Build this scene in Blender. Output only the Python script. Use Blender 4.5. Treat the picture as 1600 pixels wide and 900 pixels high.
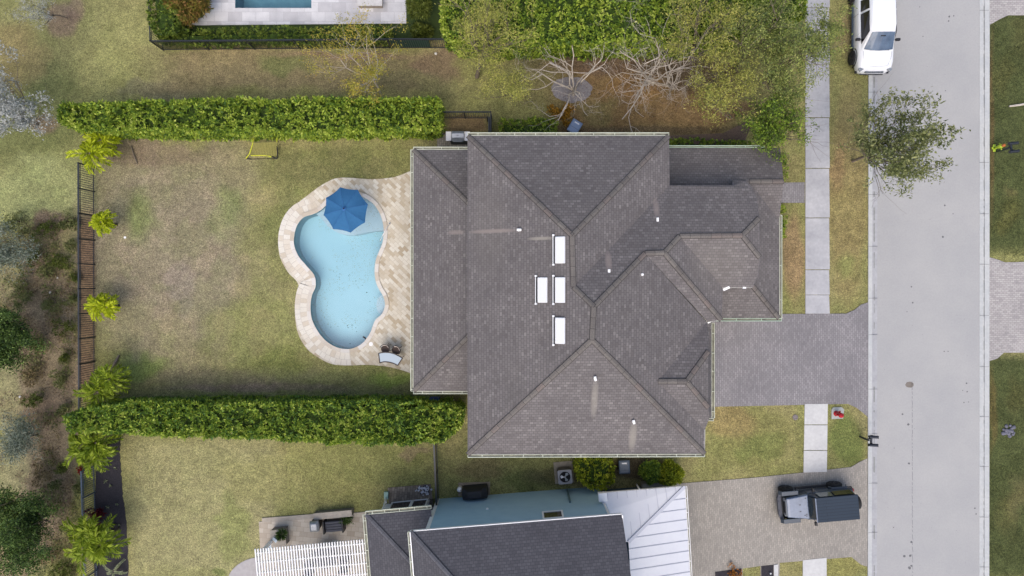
import bpy, bmesh, math, random
import numpy as np
from mathutils import Vector, Matrix
from mathutils.geometry import tessellate_polygon
PI = math.pi
random.seed(7); rng = np.random.default_rng(7)
for o in list(bpy.data.objects): bpy.data.objects.remove(o, do_unlink=True)
SC = bpy.context.scene; COL = SC.collection

# ---------------------------------------------------------------- camera, sky, sun, exposure
H = 39.5; F = 1067.0                      # drone height in metres, focal length in photo pixels
cd = bpy.data.cameras.new('camera'); cam = bpy.data.objects.new('camera', cd); COL.objects.link(cam)
cd.sensor_width = 36; cd.lens = 36 * F / 1600; cd.clip_end = 2000; cd.clip_start = .5
cam.location = (0, 0, H); cam.rotation_euler = (0, 0, 0)
SC.camera = cam
w = bpy.data.worlds.new('World'); SC.world = w; w.use_nodes = True
nt = w.node_tree; bg = nt.nodes['Background']
sky = nt.nodes.new('ShaderNodeTexSky'); sky.sky_type = 'NISHITA'; sky.sun_disc = False
SUN_EL, SUN_AZ = math.radians(60), math.radians(188)      # azimuth clockwise from +Y
sky.sun_elevation = SUN_EL; sky.sun_rotation = SUN_AZ
sky.air_density = 1.0; sky.dust_density = 4.0; sky.ozone_density = 1.0
nt.links.new(sky.outputs[0], bg.inputs[0]); bg.inputs[1].default_value = .15
sl = bpy.data.lights.new('sun', 'SUN'); sl.energy = .95; sl.angle = math.radians(60); sl.color = (1, .93, .84)
sun = bpy.data.objects.new('sun', sl); COL.objects.link(sun)
sd = Vector((math.sin(SUN_AZ) * math.cos(SUN_EL), math.cos(SUN_AZ) * math.cos(SUN_EL), math.sin(SUN_EL)))
sun.rotation_euler = sd.to_track_quat('Z', 'Y').to_euler(); sun.location = sd * 60
SC.view_settings.view_transform = 'Standard'; SC.view_settings.look = 'None'
SC.view_settings.gamma = 1; SC.view_settings.use_curve_mapping = False
SC.view_settings.exposure = 0.52
SC.cycles.max_bounces = 6

# ---------------------------------------------------------------- helpers
def P(px, py, z=0.0):
    s = (H - z) / F
    return Vector(((px - 800) * s, (450 - py) * s, z))
def lin(c): c /= 255.; return c / 12.92 if c <= .04045 else ((c + .055) / 1.055) ** 2.4
K = .78
def S(r, g, b, k=1.0): return (lin(r) * K * k, lin(g) * K * k, lin(b) * K * k, 1)

def tag(o, label, cat, group=None):
    o['label'] = label; o['category'] = cat
    if group: o['group'] = group
    return o
def struct(o): o['kind'] = 'structure'; return o
def stuff(o): o['kind'] = 'stuff'; return o
def thing(name, label, cat, loc=(0, 0, 0), rz=0, group=None):
    o = bpy.data.objects.new(name, None); COL.objects.link(o)
    o.location = loc; o.rotation_euler = (0, 0, rz); o.empty_display_size = .3
    return tag(o, label, cat, group)
def dup(root, loc, rz=0, label=None, scale=None):
    r = root.copy(); COL.objects.link(r); r.location = loc; r.rotation_euler = (0, 0, rz)
    if label: r['label'] = label
    if scale: r.scale = (scale,) * 3
    for ch in list(root.children):
        c = ch.copy(); COL.objects.link(c); c.parent = r
        for g in list(ch.children):
            d = g.copy(); COL.objects.link(d); d.parent = c
    return r

class MB:
    def __init__(s): s.v = []; s.f = []; s.uv = {}
    def poly(s, pts, uv=None):
        n = len(s.v); s.v += [tuple(p) for p in pts]; s.f.append(tuple(range(n, n + len(pts))))
        if uv: s.uv[len(s.f) - 1] = uv
        return s
    def raw(s, vs, fs):
        n = len(s.v); s.v += [tuple(p) for p in vs]; s.f += [tuple(i + n for i in f) for f in fs]; return s
    def box(s, c, d, rz=0, m=None):
        x, y, z = d[0] / 2, d[1] / 2, d[2] / 2
        vs = [Vector((i * x, j * y, k * z)) for k in (-1, 1) for i, j in ((-1, -1), (1, -1), (1, 1), (-1, 1))]
        R = m if m is not None else Matrix.Rotation(rz, 3, 'Z')
        vs = [R @ v + Vector(c) for v in vs]
        return s.raw(vs, [(3, 2, 1, 0), (4, 5, 6, 7), (0, 1, 5, 4), (1, 2, 6, 5), (2, 3, 7, 6), (3, 0, 4, 7)])
    def bar(s, a, b, wd, ht):          # box along a-b, ht in z-ish
        a = Vector(a); b = Vector(b); d = (b - a); L = d.length
        if L < 1e-5: return s
        m = d.to_track_quat('X', 'Z').to_matrix()
        return s.box((a + b) / 2, (L, wd, ht), m=m)
    def tube(s, pts, rad, n=6, cap=True):
        pts = [Vector(p) for p in pts]
        if not hasattr(rad, '__len__'): rad = [rad] * len(pts)
        base = len(s.v)
        for i, p in enumerate(pts):
            d = (pts[min(i + 1, len(pts) - 1)] - pts[max(i - 1, 0)])
            if d.length < 1e-6: d = Vector((0, 0, 1))
            d.normalize()
            a = d.cross(Vector((0, 0, 1)) if abs(d.z) < .9 else Vector((1, 0, 0))).normalized(); b = d.cross(a)
            for k in range(n):
                t = 2 * PI * k / n
                s.v.append(tuple(p + (a * math.cos(t) + b * math.sin(t)) * rad[i]))
        for i in range(len(pts) - 1):
            for k in range(n):
                k2 = (k + 1) % n
                s.f.append((base + i * n + k, base + i * n + k2, base + (i + 1) * n + k2, base + (i + 1) * n + k))
        if cap:
            s.f.append(tuple(base + k for k in range(n))[::-1])
            s.f.append(tuple(base + (len(pts) - 1) * n + k for k in range(n)))
        return s
    def disc(s, c, r, h, n=24, r2=None, rot=0):     # cylinder or cone frustum, base at c
        c = Vector(c); r2 = r if r2 is None else r2
        return s.tube([c, c + Vector((0, 0, h))], [r, r2], n)
    def prism(s, pts, z0, z1):
        pts = [(p[0], p[1]) for p in pts]
        ar = sum(pts[i][0] * pts[(i + 1) % len(pts)][1] - pts[(i + 1) % len(pts)][0] * pts[i][1] for i in range(len(pts)))
        if ar < 0: pts = pts[::-1]
        n = len(pts); b = len(s.v)
        s.v += [(x, y, z0) for x, y in pts] + [(x, y, z1) for x, y in pts]
        tris = tessellate_polygon([[Vector((x, y, 0)) for x, y in pts]])
        for t in tris:
            a, c, d = t
            cr = (pts[c][0] - pts[a][0]) * (pts[d][1] - pts[a][1]) - (pts[c][1] - pts[a][1]) * (pts[d][0] - pts[a][0])
            if cr < 0: c, d = d, c
            s.f.append((b + n + a, b + n + c, b + n + d)); s.f.append((b + a, b + d, b + c))
        for i in range(n): j = (i + 1) % n; s.f.append((b + i, b + j, b + n + j, b + n + i))
        return s
    def build(s, name, mat, parent=None, smooth=False, bevel=0, sub=0, world=False, merge=False):
        off = Vector(parent.location) if (parent is not None and world) else Vector((0, 0, 0))
        me = bpy.data.meshes.new(name)
        me.from_pydata([tuple(Vector(p) - off) for p in s.v], [], s.f)
        if s.uv:
            l = me.uv_layers.new(name='UVMap')
            for fi, p in enumerate(me.polygons):
                u = s.uv.get(fi)
                if u:
                    for k, li in enumerate(p.loop_indices): l.data[li].uv = u[k]
        if merge:
            bm = bmesh.new(); bm.from_mesh(me); bmesh.ops.remove_doubles(bm, verts=bm.verts, dist=1e-4)
            bmesh.ops.recalc_face_normals(bm, faces=bm.faces); bm.to_mesh(me); bm.free()
        if smooth: me.shade_smooth()
        me.materials.append(mat); me.update()
        o = bpy.data.objects.new(name, me); COL.objects.link(o)
        if parent is not None: o.parent = parent
        if bevel:
            m = o.modifiers.new('bevel', 'BEVEL'); m.width = bevel; m.segments = 2; m.limit_method = 'ANGLE'; m.angle_limit = math.radians(35)
        if sub:
            m = o.modifiers.new('sub', 'SUBSURF'); m.levels = sub; m.render_levels = sub
        return o

def spline(pts, n=8, closed=True):
    out = []; N = len(pts)
    for i in range(N if closed else N - 1):
        p0, p1, p2, p3 = [pts[(i + k) % N] if closed else pts[min(max(i + k, 0), N - 1)] for k in (-1, 0, 1, 2)]
        for j in range(n):
            t = j / n
            out.append(tuple(.5 * (2 * p1[a] + (p2[a] - p0[a]) * t + (2 * p0[a] - 5 * p1[a] + 4 * p2[a] - p3[a]) * t * t
                                   + (3 * p1[a] - p0[a] - 3 * p2[a] + p3[a]) * t ** 3) for a in (0, 1)))
    if not closed: out.append(tuple(pts[-1]))
    return out
def px2(pts, z=0): return [tuple(P(x, y, z)[:2]) for x, y in pts]
def holed(outer, holes, z):            # flat sheet with holes
    m = MB(); loops = [outer] + holes
    allp = [p for l in loops for p in l]
    tris = tessellate_polygon([[Vector((p[0], p[1], 0)) for p in l] for l in loops])
    m.v = [(p[0], p[1], z) for p in allp]
    for a, b, c in tris:
        cr = (allp[b][0] - allp[a][0]) * (allp[c][1] - allp[a][1]) - (allp[b][1] - allp[a][1]) * (allp[c][0] - allp[a][0])
        if abs(cr) < 1e-9: continue
        m.f.append((a, b, c) if cr > 0 else (a, c, b))
    return m
def ringwall(m, pts, z0, z1, flip=False):
    n = len(pts); b = len(m.v)
    m.v += [(x, y, z0) for x, y in pts] + [(x, y, z1) for x, y in pts]
    for i in range(n):
        j = (i + 1) % n; f = (b + i, b + j, b + n + j, b + n + i); m.f.append(f[::-1] if flip else f)
def inside(X, Y, poly):
    r = np.zeros(X.shape, bool); n = len(poly); j = n - 1
    for i in range(n):
        xi, yi = poly[i]; xj, yj = poly[j]
        if yi != yj:
            c = ((yi > Y) != (yj > Y)) & (X < (xj - xi) * (Y - yi) / (yj - yi) + xi); r ^= c
        j = i
    return r

# ---------------------------------------------------------------- materials
def newmat(name):
    m = bpy.data.materials.new(name); m.use_nodes = True; t = m.node_tree
    return m, t, t.nodes['Principled BSDF'], t.nodes.new, t.links.new
def ramp(new, cols):
    r = new('ShaderNodeValToRGB'); e = r.color_ramp.elements
    while len(e) < len(cols): e.new(.5)
    for i, (p, c) in enumerate(cols): e[i].position = p; e[i].color = c
    return r
def M(name, c1, c2=None, scale=3, rough=.7, bump=0, bscale=40, metal=0, coat=0, lo=.35, hi=.65, c3=None, fine=0, spec=.5, famp=.25):
    m, t, b, new, link = newmat(name)
    b.inputs['Roughness'].default_value = rough; b.inputs['Metallic'].default_value = metal
    b.inputs['Coat Weight'].default_value = coat; b.inputs['Specular IOR Level'].default_value = spec
    tc = new('ShaderNodeTexCoord')
    if c2 is None: b.inputs['Base Color'].default_value = c1
    else:
        n = new('ShaderNodeTexNoise'); n.inputs['Scale'].default_value = scale; n.inputs['Detail'].default_value = 6
        n.inputs['Roughness'].default_value = .65
        link(tc.outputs['Object'], n.inputs['Vector'])
        r = ramp(new, [(lo, c1), (hi, c2)] if c3 is None else [(lo, c1), ((lo + hi) / 2, c2), (hi, c3)])
        link(n.outputs['Fac'], r.inputs['Fac']); src = r.outputs[0]
        if fine:
            n2 = new('ShaderNodeTexNoise'); n2.inputs['Scale'].default_value = fine; n2.inputs['Detail'].default_value = 4
            link(tc.outputs['Object'], n2.inputs['Vector'])
            r2 = ramp(new, [(.3, (1 - famp,) * 3 + (1,)), (.7, (1 + famp * .8,) * 3 + (1,))]); link(n2.outputs['Fac'], r2.inputs['Fac'])
            mx = new('ShaderNodeMix'); mx.data_type = 'RGBA'; mx.blend_type = 'MULTIPLY'; mx.inputs[0].default_value = 1
            link(src, mx.inputs[6]); link(r2.outputs[0], mx.inputs[7]); src = mx.outputs[2]
        link(src, b.inputs['Base Color'])
    if bump:
        n = new('ShaderNodeTexNoise'); n.inputs['Scale'].default_value = bscale; n.inputs['Detail'].default_value = 5
        link(tc.outputs['Object'], n.inputs['Vector'])
        bp = new('ShaderNodeBump'); bp.inputs['Strength'].default_value = bump; bp.inputs['Distance'].default_value = .02
        link(n.outputs['Fac'], bp.inputs['Height']); link(bp.outputs[0], b.inputs['Normal'])
    return m
def leafmat(name, cols, transl=.3, rough=.55):
    m, t, b, new, link = newmat(name); b.inputs['Roughness'].default_value = rough
    b.inputs['Specular IOR Level'].default_value = .3
    g = new('ShaderNodeNewGeometry')
    n = new('ShaderNodeTexNoise'); n.inputs['Scale'].default_value = 1.3; tc = new('ShaderNodeTexCoord'); link(tc.outputs['Object'], n.inputs['Vector'])
    ma = new('ShaderNodeMath'); ma.operation = 'MULTIPLY_ADD'; ma.inputs[1].default_value = .7
    link(g.outputs['Random Per Island'], ma.inputs[0])
    mb = new('ShaderNodeMath'); mb.operation = 'MULTIPLY_ADD'; mb.inputs[1].default_value = 1.2; mb.inputs[2].default_value = -.45
    link(n.outputs['Fac'], mb.inputs[0]); link(mb.outputs[0], ma.inputs[2])
    k = len(cols); r = ramp(new, [(i / (k - 1), c) for i, c in enumerate(cols)]); link(ma.outputs[0], r.inputs['Fac'])
    link(r.outputs[0], b.inputs['Base Color'])
    tr = new('ShaderNodeBsdfTranslucent'); link(r.outputs[0], tr.inputs[0])
    mx = new('ShaderNodeMixShader'); mx.inputs[0].default_value = transl
    link(b.outputs[0], mx.inputs[1]); link(tr.outputs[0], mx.inputs[2]); link(mx.outputs[0], t.nodes['Material Output'].inputs[0])
    return m
def brickmat(name, cols, mortar, bw, bh, rot=0, ms=.006, rough=.75, uv=False, off=.5, big=None, bigscale=.5, bump=.25, fine=.25, streaks=(), sq=1.0, bigamt=.5):
    """courses of small units; cols: list of colours drawn at random per unit"""
    m, t, b, new, link = newmat(name); b.inputs['Roughness'].default_value = rough
    b.inputs['Specular IOR Level'].default_value = .3
    tc = new('ShaderNodeTexCoord'); mp = new('ShaderNodeMapping'); link(tc.outputs['UV' if uv else 'Object'], mp.inputs[0])
    mp.inputs['Rotation'].default_value = (0, 0, rot)
    br = new('ShaderNodeTexBrick'); link(mp.outputs[0], br.inputs['Vector'])
    br.inputs['Color1'].default_value = (0, 0, 0, 1); br.inputs['Color2'].default_value = (1, 1, 1, 1); br.inputs['Mortar'].default_value = (.5, .5, .5, 1)
    br.inputs['Scale'].default_value = 1; br.inputs['Mortar Size'].default_value = ms; br.inputs['Brick Width'].default_value = bw
    br.inputs['Row Height'].default_value = bh; br.offset = off; br.inputs['Mortar Smooth'].default_value = .2
    k = len(cols); r = ramp(new, [(i / (k - 1), c) for i, c in enumerate(cols)]); link(br.outputs['Color'], r.inputs['Fac'])
    src = r.outputs[0]
    def mult(src, fac_node_out, lo, hi, p0=.3, p1=.7):
        r2 = ramp(new, [(p0, lo), (p1, hi)]); link(fac_node_out, r2.inputs['Fac'])
        mx = new('ShaderNodeMix'); mx.data_type = 'RGBA'; mx.blend_type = 'MULTIPLY'; mx.inputs[0].default_value = 1
        link(src, mx.inputs[6]); link(r2.outputs[0], mx.inputs[7]); return mx.outputs[2]
    n = new('ShaderNodeTexNoise'); n.inputs['Scale'].default_value = bigscale; n.inputs['Detail'].default_value = 5; link(tc.outputs['Object'], n.inputs['Vector'])
    a = bigamt
    src = mult(src, n.outputs['Fac'], (1 - .5 * a, 1 - .5 * a, 1 - .47 * a, 1), (1 + .5 * a, 1 + .48 * a, 1 + .45 * a, 1))
    n3 = new('ShaderNodeTexNoise'); n3.inputs['Scale'].default_value = 45; n3.inputs['Detail'].default_value = 3; link(tc.outputs['Object'], n3.inputs['Vector'])
    src = mult(src, n3.outputs['Fac'], (1 - fine,) * 3 + (1,), (1 + fine,) * 3 + (1,), .35, .65)
    mx = new('ShaderNodeMix'); mx.data_type = 'RGBA'; link(br.outputs['Fac'], mx.inputs[0]); link(src, mx.inputs[6]); mx.inputs[7].default_value = mortar
    src = mx.outputs[2]
    for (x0, y0, x1, y1, wd, col, st) in streaks:        # rain-washed stains running down the slope below the vents
        sp = new('ShaderNodeSeparateXYZ'); link(tc.outputs['Object'], sp.inputs[0])
        cx, cy = (x0 + x1) / 2, (y0 + y1) / 2; hx, hy = abs(x1 - x0) / 2 + wd, abs(y1 - y0) / 2 + wd
        def mth(op, a, b_):
            q = new('ShaderNodeMath'); q.operation = op
            for i, v in enumerate((a, b_)):
                if isinstance(v, (int, float)): q.inputs[i].default_value = v
                elif v is not None: link(v, q.inputs[i])
            return q.outputs[0]
        dx = mth('POWER', mth('ABSOLUTE', mth('DIVIDE', mth('SUBTRACT', sp.outputs[0], cx), hx), None), 2.5)
        dy = mth('POWER', mth('ABSOLUTE', mth('DIVIDE', mth('SUBTRACT', sp.outputs[1], cy), hy), None), 2.5)
        v = mth('SUBTRACT', 1, mth('ADD', dx, dy)); v = mth('MULTIPLY', mth('MAXIMUM', v, 0), mth('MULTIPLY', n3.outputs['Fac'], 2 * st)); v = mth('MINIMUM', v, 1)
        mx = new('ShaderNodeMix'); mx.data_type = 'RGBA'; link(v, mx.inputs[0]); link(src, mx.inputs[6]); mx.inputs[7].default_value = col; src = mx.outputs[2]
    link(src, b.inputs['Base Color'])
    if bump:
        inv = new('ShaderNodeMath'); inv.operation = 'MULTIPLY_ADD'; inv.inputs[1].default_value = -1; inv.inputs[2].default_value = 1; link(br.outputs['Fac'], inv.inputs[0])
        bp = new('ShaderNodeBump'); bp.inputs['Strength'].default_value = bump; bp.inputs['Distance'].default_value = .01; link(inv.outputs[0], bp.inputs['Height']); link(bp.outputs[0], b.inputs['Normal'])
    return m

WHITE = M('white_paint', (.8, .8, .8, 1), rough=.4)
CREAM = M('cream_gutter', S(232, 236, 218), S(205, 212, 190), 4, .45)
GUTIN = M('gutter_trough', S(160, 160, 140), S(110, 108, 98), 3, .8)
BLACKM = M('black_metal', S(45, 52, 60), S(32, 38, 46), 6, .45)
BLUEM = M('slate_metal', S(92, 108, 125), S(70, 84, 100), 6, .45)
DARK = M('dark_plastic', S(38, 38, 42), rough=.5)
RUBBER = M('rubber', (.012, .012, .013, 1), rough=.8)
RIM = M('alloy', S(70, 72, 78), rough=.35, metal=.6)
SILVER = M('stainless', S(188, 192, 198), S(160, 165, 172), 5, .35, metal=.5)
def glassmat(name, col, rough=.08):
    return M(name, col, rough=rough, coat=.6, spec=.8)
WIND = M('vehicle_glass', S(66, 84, 106), S(100, 120, 144), 1.6, .08, coat=.6, spec=.8, lo=.35, hi=.65); DGLASS = glassmat('dark_glass', S(28, 26, 30))  # windscreen blues mixed by noise: reflections painted into the glass colour
BARK = M('bark', S(146, 132, 116), S(108, 98, 86), 9, .9, .4)
PALEBARK = M('pale_bark', S(226, 216, 202), S(190, 178, 164), 7, .9, .3)
WALL = M('cream_stucco', S(214, 208, 192), S(200, 194, 178), 2, .9, .15)
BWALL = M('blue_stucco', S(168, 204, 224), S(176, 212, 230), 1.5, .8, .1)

# ---------------------------------------------------------------- ground sheet with land cover
def vnoise(X, Y, sc, seed):
    r = np.random.default_rng(seed); G = r.random((256, 256))
    x = X * sc + 1000; y = Y * sc + 1000; xi = np.floor(x).astype(int); yi = np.floor(y).astype(int)
    fx = x - xi; fy = y - yi; fx = fx * fx * (3 - 2 * fx); fy = fy * fy * (3 - 2 * fy)
    g = lambda a, b: G[a % 256, b % 256]
    return (g(xi, yi) * (1 - fx) + g(xi + 1, yi) * fx) * (1 - fy) + (g(xi, yi + 1) * (1 - fx) + g(xi + 1, yi + 1) * fx) * fy
def fbm(X, Y, sc, seed, o=4):
    s = 0; a = 1; t = 0
    for i in range(o): s = s + a * vnoise(X, Y, sc * 2 ** i, seed + i); t += a; a *= .55
    return s / t

POOL = spline(px2([(505, 326), (492, 334), (475, 340), (464, 355), (460, 379), (467, 400), (481, 417), (492, 431), (494, 447), (488, 462), (486, 482), (489, 501),
    (499, 520), (513, 535), (531, 544), (550, 545), (567, 537), (579, 522), (585, 507), (589, 499), (598, 491), (603, 478), (601, 464), (594, 452), (589, 440), (587, 424),
    (589, 406), (595, 391), (600, 376), (601, 356), (596, 336), (585, 319), (568, 308), (545, 304), (520, 311)], -.1), 6)
DECKO = spline(px2([(642, 267), (615, 277), (580, 280), (548, 278), (524, 279), (500, 291), (480, 306), (455, 326), (440, 347), (435, 375), (438, 402), (450, 425), (464, 440), (468, 456),
    (462, 476), (462, 502), (468, 526), (481, 546), (500, 560), (520, 569), (545, 571), (572, 570), (600, 572), (624, 577), (642, 583)]), 5, closed=False) + px2([(722, 585), (722, 262)])
NPOOL = px2([(368, 13), (487, 13), (487, -90), (368, -90)])
NPATIO = px2([(282, 40), (635, 37), (635, -110), (282, -110)])

XS = np.concatenate([[-400, -200, -100, -60, -40], np.arange(-33, 33.01, .11), [40, 60, 100, 200, 400]])
YS = np.concatenate([[-400, -200, -100, -60, -30], np.arange(-19.5, 19.51, .11), [30, 60, 100, 200, 400]])
GX, GY = np.meshgrid(XS, YS)
PX = 800 + GX * F / H; PY = 450 - GY * F / H           # photo pixels as a map grid for land cover
wx = (fbm(GX, GY, .6, 11) - .5) * 60; wy = (fbm(GX, GY, .6, 21) - .5) * 60
def s3(c): return np.array(S(*c)[:3])
cover = np.zeros(GX.shape + (3,)) + s3((140, 140, 88))
n1 = fbm(GX, GY, .45, 31)[..., None]
cover = cover * (1 - .7 * np.clip((n1 - .45) * 4, 0, 1)) + s3((158, 150, 104)) * .7 * np.clip((n1 - .45) * 4, 0, 1)
def blob(px, py, rx, ry, col, st=1., soft=.5, warp=1., box=False):
    global cover
    dx = (PX + wx * warp - px) / rx; dy = (PY + wy * warp - py) / ry
    d = np.maximum(abs(dx), abs(dy)) if box else np.sqrt(dx * dx + dy * dy)
    a = np.clip((1 - d) / soft, 0, 1); a = (a * a * (3 - 2 * a) * st)[..., None]
    cover = cover * (1 - a) + s3(col) * a
# west common lawn
blob(60, 120, 260, 200, (138, 138, 92), .9); blob(40, 180, 120, 110, (110, 118, 72), .7); blob(190, 110, 90, 110, (158, 158, 102), .8)
blob(20, 90, 60, 60, (150, 132, 92), .6); blob(60, 300, 120, 70, (156, 162, 110), .9); blob(95, 32, 26, 34, (136, 116, 104), .8, .4, .4); blob(115, 15, 16, 26, (136, 116, 104), .7, .4, .3)
blob(65, 192, 30, 22, (138, 118, 104), .8, .5, .5)
blob(250, 140, 90, 20, (136, 132, 108), .7)
# strip between the two houses
blob(450, 110, 260, 42, (142, 130, 98), .95, .4, .5, True); blob(440, 105, 60, 26, (118, 124, 78), .8); blob(330, 95, 80, 18, (156, 142, 106), .7)
blob(680, 95, 60, 30, (128, 108, 92), .8); blob(650, 130, 90, 30, (120, 116, 88), .6); blob(540, 86, 160, 7, (150, 128, 106), .8, .6, .2); blob(730, 190, 38, 18, (124, 100, 80), .8, .4, .3, True)
blob(850, 130, 70, 60, (128, 122, 84), .8); blob(1010, 150, 180, 75, (136, 112, 80), .95, .5, .6, True); blob(960, 100, 160, 20, (110, 92, 84), .7, .5, .4)
blob(990, 135, 60, 30, (150, 116, 76), .6); blob(930, 170, 40, 30, (126, 122, 82), .6); blob(1100, 120, 80, 40, (90, 80, 70), .7); blob(1140, 175, 60, 24, (130, 104, 80), .8, .5, .5)
blob(1000, 204, 230, 10, (104, 90, 74), .8, .5, .3)
# back yard
blob(260, 400, 190, 220, (148, 138, 118), .95, .45); blob(330, 270, 120, 60, (146, 138, 112), .6); blob(230, 240, 120, 26, (140, 124, 108), .8, .4, .5)
blob(225, 345, 30, 60, (128, 138, 88), .8, .7, .6); blob(350, 330, 40, 50, (132, 142, 90), .7, .8); blob(270, 540, 50, 60, (156, 148, 114), .6); blob(285, 455, 24, 60, (146, 136, 126), .6)
blob(520, 260, 150, 42, (126, 126, 82), .9, .5, .6); blob(440, 420, 90, 150, (146, 142, 98), .75); blob(400, 520, 90, 70, (146, 146, 96), .7); blob(450, 360, 40, 80, (124, 128, 80), .6)
blob(215, 570, 60, 26, (136, 152, 84), .8, .7); blob(370, 590, 170, 22, (140, 132, 104), .85, .5, .5); blob(560, 600, 130, 20, (134, 134, 90), .85, .5, .5); blob(610, 590, 60, 14, (136, 158, 72), .7, .7, .8)
blob(400, 606, 190, 9, (146, 126, 114), .7, .5, .3); blob(430, 570, 60, 30, (128, 134, 76), .6)
# left wild strip
blob(70, 620, 66, 300, (140, 126, 106), 1, .25, .8); blob(80, 350, 40, 26, (138, 118, 104), .9, .4, .6); blob(108, 500, 14, 60, (158, 146, 132), .8, .6, .3); blob(135, 480, 15, 165, (122, 100, 84), .9, .25, .1, True); blob(12, 450, 22, 80, (146, 138, 108), .8, .5, .5)
blob(8, 620, 34, 70, (152, 148, 110), .95, .4, .5); blob(12, 730, 40, 50, (152, 148, 112), .9, .4, .5); blob(20, 880, 60, 30, (156, 142, 112), .9, .4, .5)
blob(70, 640, 50, 40, (150, 126, 106), .5)
# south lawn
blob(320, 790, 140, 130, (158, 154, 112), .95, .35, .5, True); blob(590, 720, 120, 50, (124, 128, 78), .8); blob(420, 750, 100, 50, (150, 148, 98), .7); blob(360, 820, 30, 60, (134, 142, 84), .6)
blob(650, 705, 30, 12, (138, 122, 100), .7); blob(750, 730, 60, 26, (126, 116, 82), .8, .5, .5); blob(820, 745, 60, 20, (102, 112, 66), .7); blob(880, 742, 80, 18, (96, 88, 70), .6, .5, .3)
blob(1000, 735, 60, 22, (92, 82, 72), .9, .4, .3); blob(345, 888, 16, 12, (110, 124, 70), .7)
# front lawn and verge
blob(1240, 400, 22, 90, (156, 132, 100), .9, .5, .3); blob(1240, 260, 24, 28, (140, 134, 90), .9, .5, .3); blob(1325, 300, 40, 210, (152, 138, 94), .9, .4, .3)
blob(1325, 420, 26, 26, (132, 138, 82), .7, .8, .6); blob(1312, 260, 14, 60, (158, 130, 96), .6, .6, .5); blob(1320, 50, 24, 60, (142, 128, 96), .7); blob(1330, 20, 16, 40, (128, 116, 104), .6)
blob(1180, 680, 80, 60, (140, 138, 86), .9, .4, .5); blob(1140, 660, 50, 30, (160, 140, 96), .7, .5, .4); blob(1190, 700, 50, 26, (118, 128, 72), .6); blob(1325, 690, 34, 50, (112, 124, 68), .9, .4, .4)
blob(1300, 885, 60, 20, (146, 142, 86), .9, .4, .3)
# east lawns
blob(1600, 200, 66, 210, (84, 92, 56), 1, .15, .15, True); blob(1600, 730, 66, 190, (84, 92, 56), 1, .15, .15, True); blob(1570, 120, 24, 40, (96, 96, 56), .6, .8, .8); blob(1590, 620, 30, 40, (96, 94, 56), .5, .8, .8); blob(1590, 780, 24, 50, (116, 108, 74), .6, .8, .8); blob(1575, 335, 30, 40, (104, 104, 58), .7, .8, .8); blob(1590, 60, 40, 40, (92, 92, 56), .6, .8)
blob(1575, 300, 20, 14, (116, 108, 70), .6, .8); blob(1575, 800, 30, 50, (98, 96, 58), .6, .8); blob(1550, 640, 8, 90, (112, 96, 58), .6, .6, .2); blob(1549, 200, 5, 200, (106, 90, 60), .8, .6, .1)
yard = (np.clip(np.minimum(PX - 150, 642 - PX) / 40, 0, 1) * np.clip(np.minimum(PY - 218, 625 - PY) / 20, 0, 1))
pa_ = np.clip((fbm(GX, GY, .9, 141, 4) - .47) * 7, 0, 1) * .55; pb2 = np.clip((fbm(GX, GY, 1.3, 151, 4) - .5) * 7, 0, 1) * .45
pa_ = (pa_ * (.35 + .65 * yard))[..., None]; pb2 = (pb2 * (.3 + .7 * yard))[..., None]
dark_east = (PX > 1545)[..., None] * 1.0
cover = cover * (1 - pa_ * (1 - .6 * dark_east)) + cover * np.array([.86, .96, .78]) * pa_ * (1 - .6 * dark_east)
cover = cover * (1 - pb2) + cover * np.array([1.22, 1.13, 1.2]) * pb2
fine_n = fbm(GX, GY, 1.6, 77, 3)[..., None]; cover *= .87 + .28 * fine_n; fine_n = fbm(GX, GY, 3.4, 97, 2)[..., None]; cover *= .86 + .28 * fine_n
lum = cover.mean(-1, keepdims=True); cover = cover * .9 + lum * .1
cover = np.clip(cover, 0.01, 1)
ny, nx = GX.shape
gv = np.stack([GX, GY, np.zeros_like(GX)], -1).reshape(-1, 3)
idx = np.arange(ny * nx).reshape(ny, nx)
q = np.stack([idx[:-1, :-1], idx[:-1, 1:], idx[1:, 1:], idx[1:, :-1]], -1)
cxm = (GX[:-1, :-1] + GX[1:, 1:]) / 2; cym = (GY[:-1, :-1] + GY[1:, 1:]) / 2
def shrink(poly, d):
    c = np.mean(np.array(poly), 0); return [tuple(np.array(p) + (c - np.array(p)) / np.linalg.norm(c - np.array(p)) * d) for p in poly]
hole = inside(cxm, cym, shrink(DECKO, .3)) | inside(cxm, cym, shrink(NPATIO, .6))
q = q[~hole]
def npmesh(name, v, f, mat, parent=None, smooth=False, col=None):
    me = bpy.data.meshes.new(name); k = f.shape[1]
    me.vertices.add(len(v)); me.vertices.foreach_set('co', np.asarray(v, np.float32).ravel())
    me.loops.add(f.size); me.loops.foreach_set('vertex_index', f.ravel().astype(np.int32))
    me.polygons.add(len(f)); me.polygons.foreach_set('loop_start', np.arange(0, f.size, k, dtype=np.int32))
    me.polygons.foreach_set('loop_total', np.full(len(f), k, np.int32))
    me.update(calc_edges=True)
    if col is not None:
        a = me.color_attributes.new('cover', 'FLOAT_COLOR', 'POINT'); a.data.foreach_set('color', np.concatenate([col, np.ones((len(col), 1))], 1).astype(np.float32).ravel())
    if smooth: me.shade_smooth()
    me.materials.append(mat); o = bpy.data.objects.new(name, me); COL.objects.link(o)
    if parent is not None: o.parent = parent
    return o
m, t, b, new, link = newmat('turf'); b.inputs['Roughness'].default_value = .95; b.inputs['Specular IOR Level'].default_value = .1
at = new('ShaderNodeVertexColor'); at.layer_name = 'cover'; tc = new('ShaderNodeTexCoord'); src = at.outputs[0]
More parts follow.
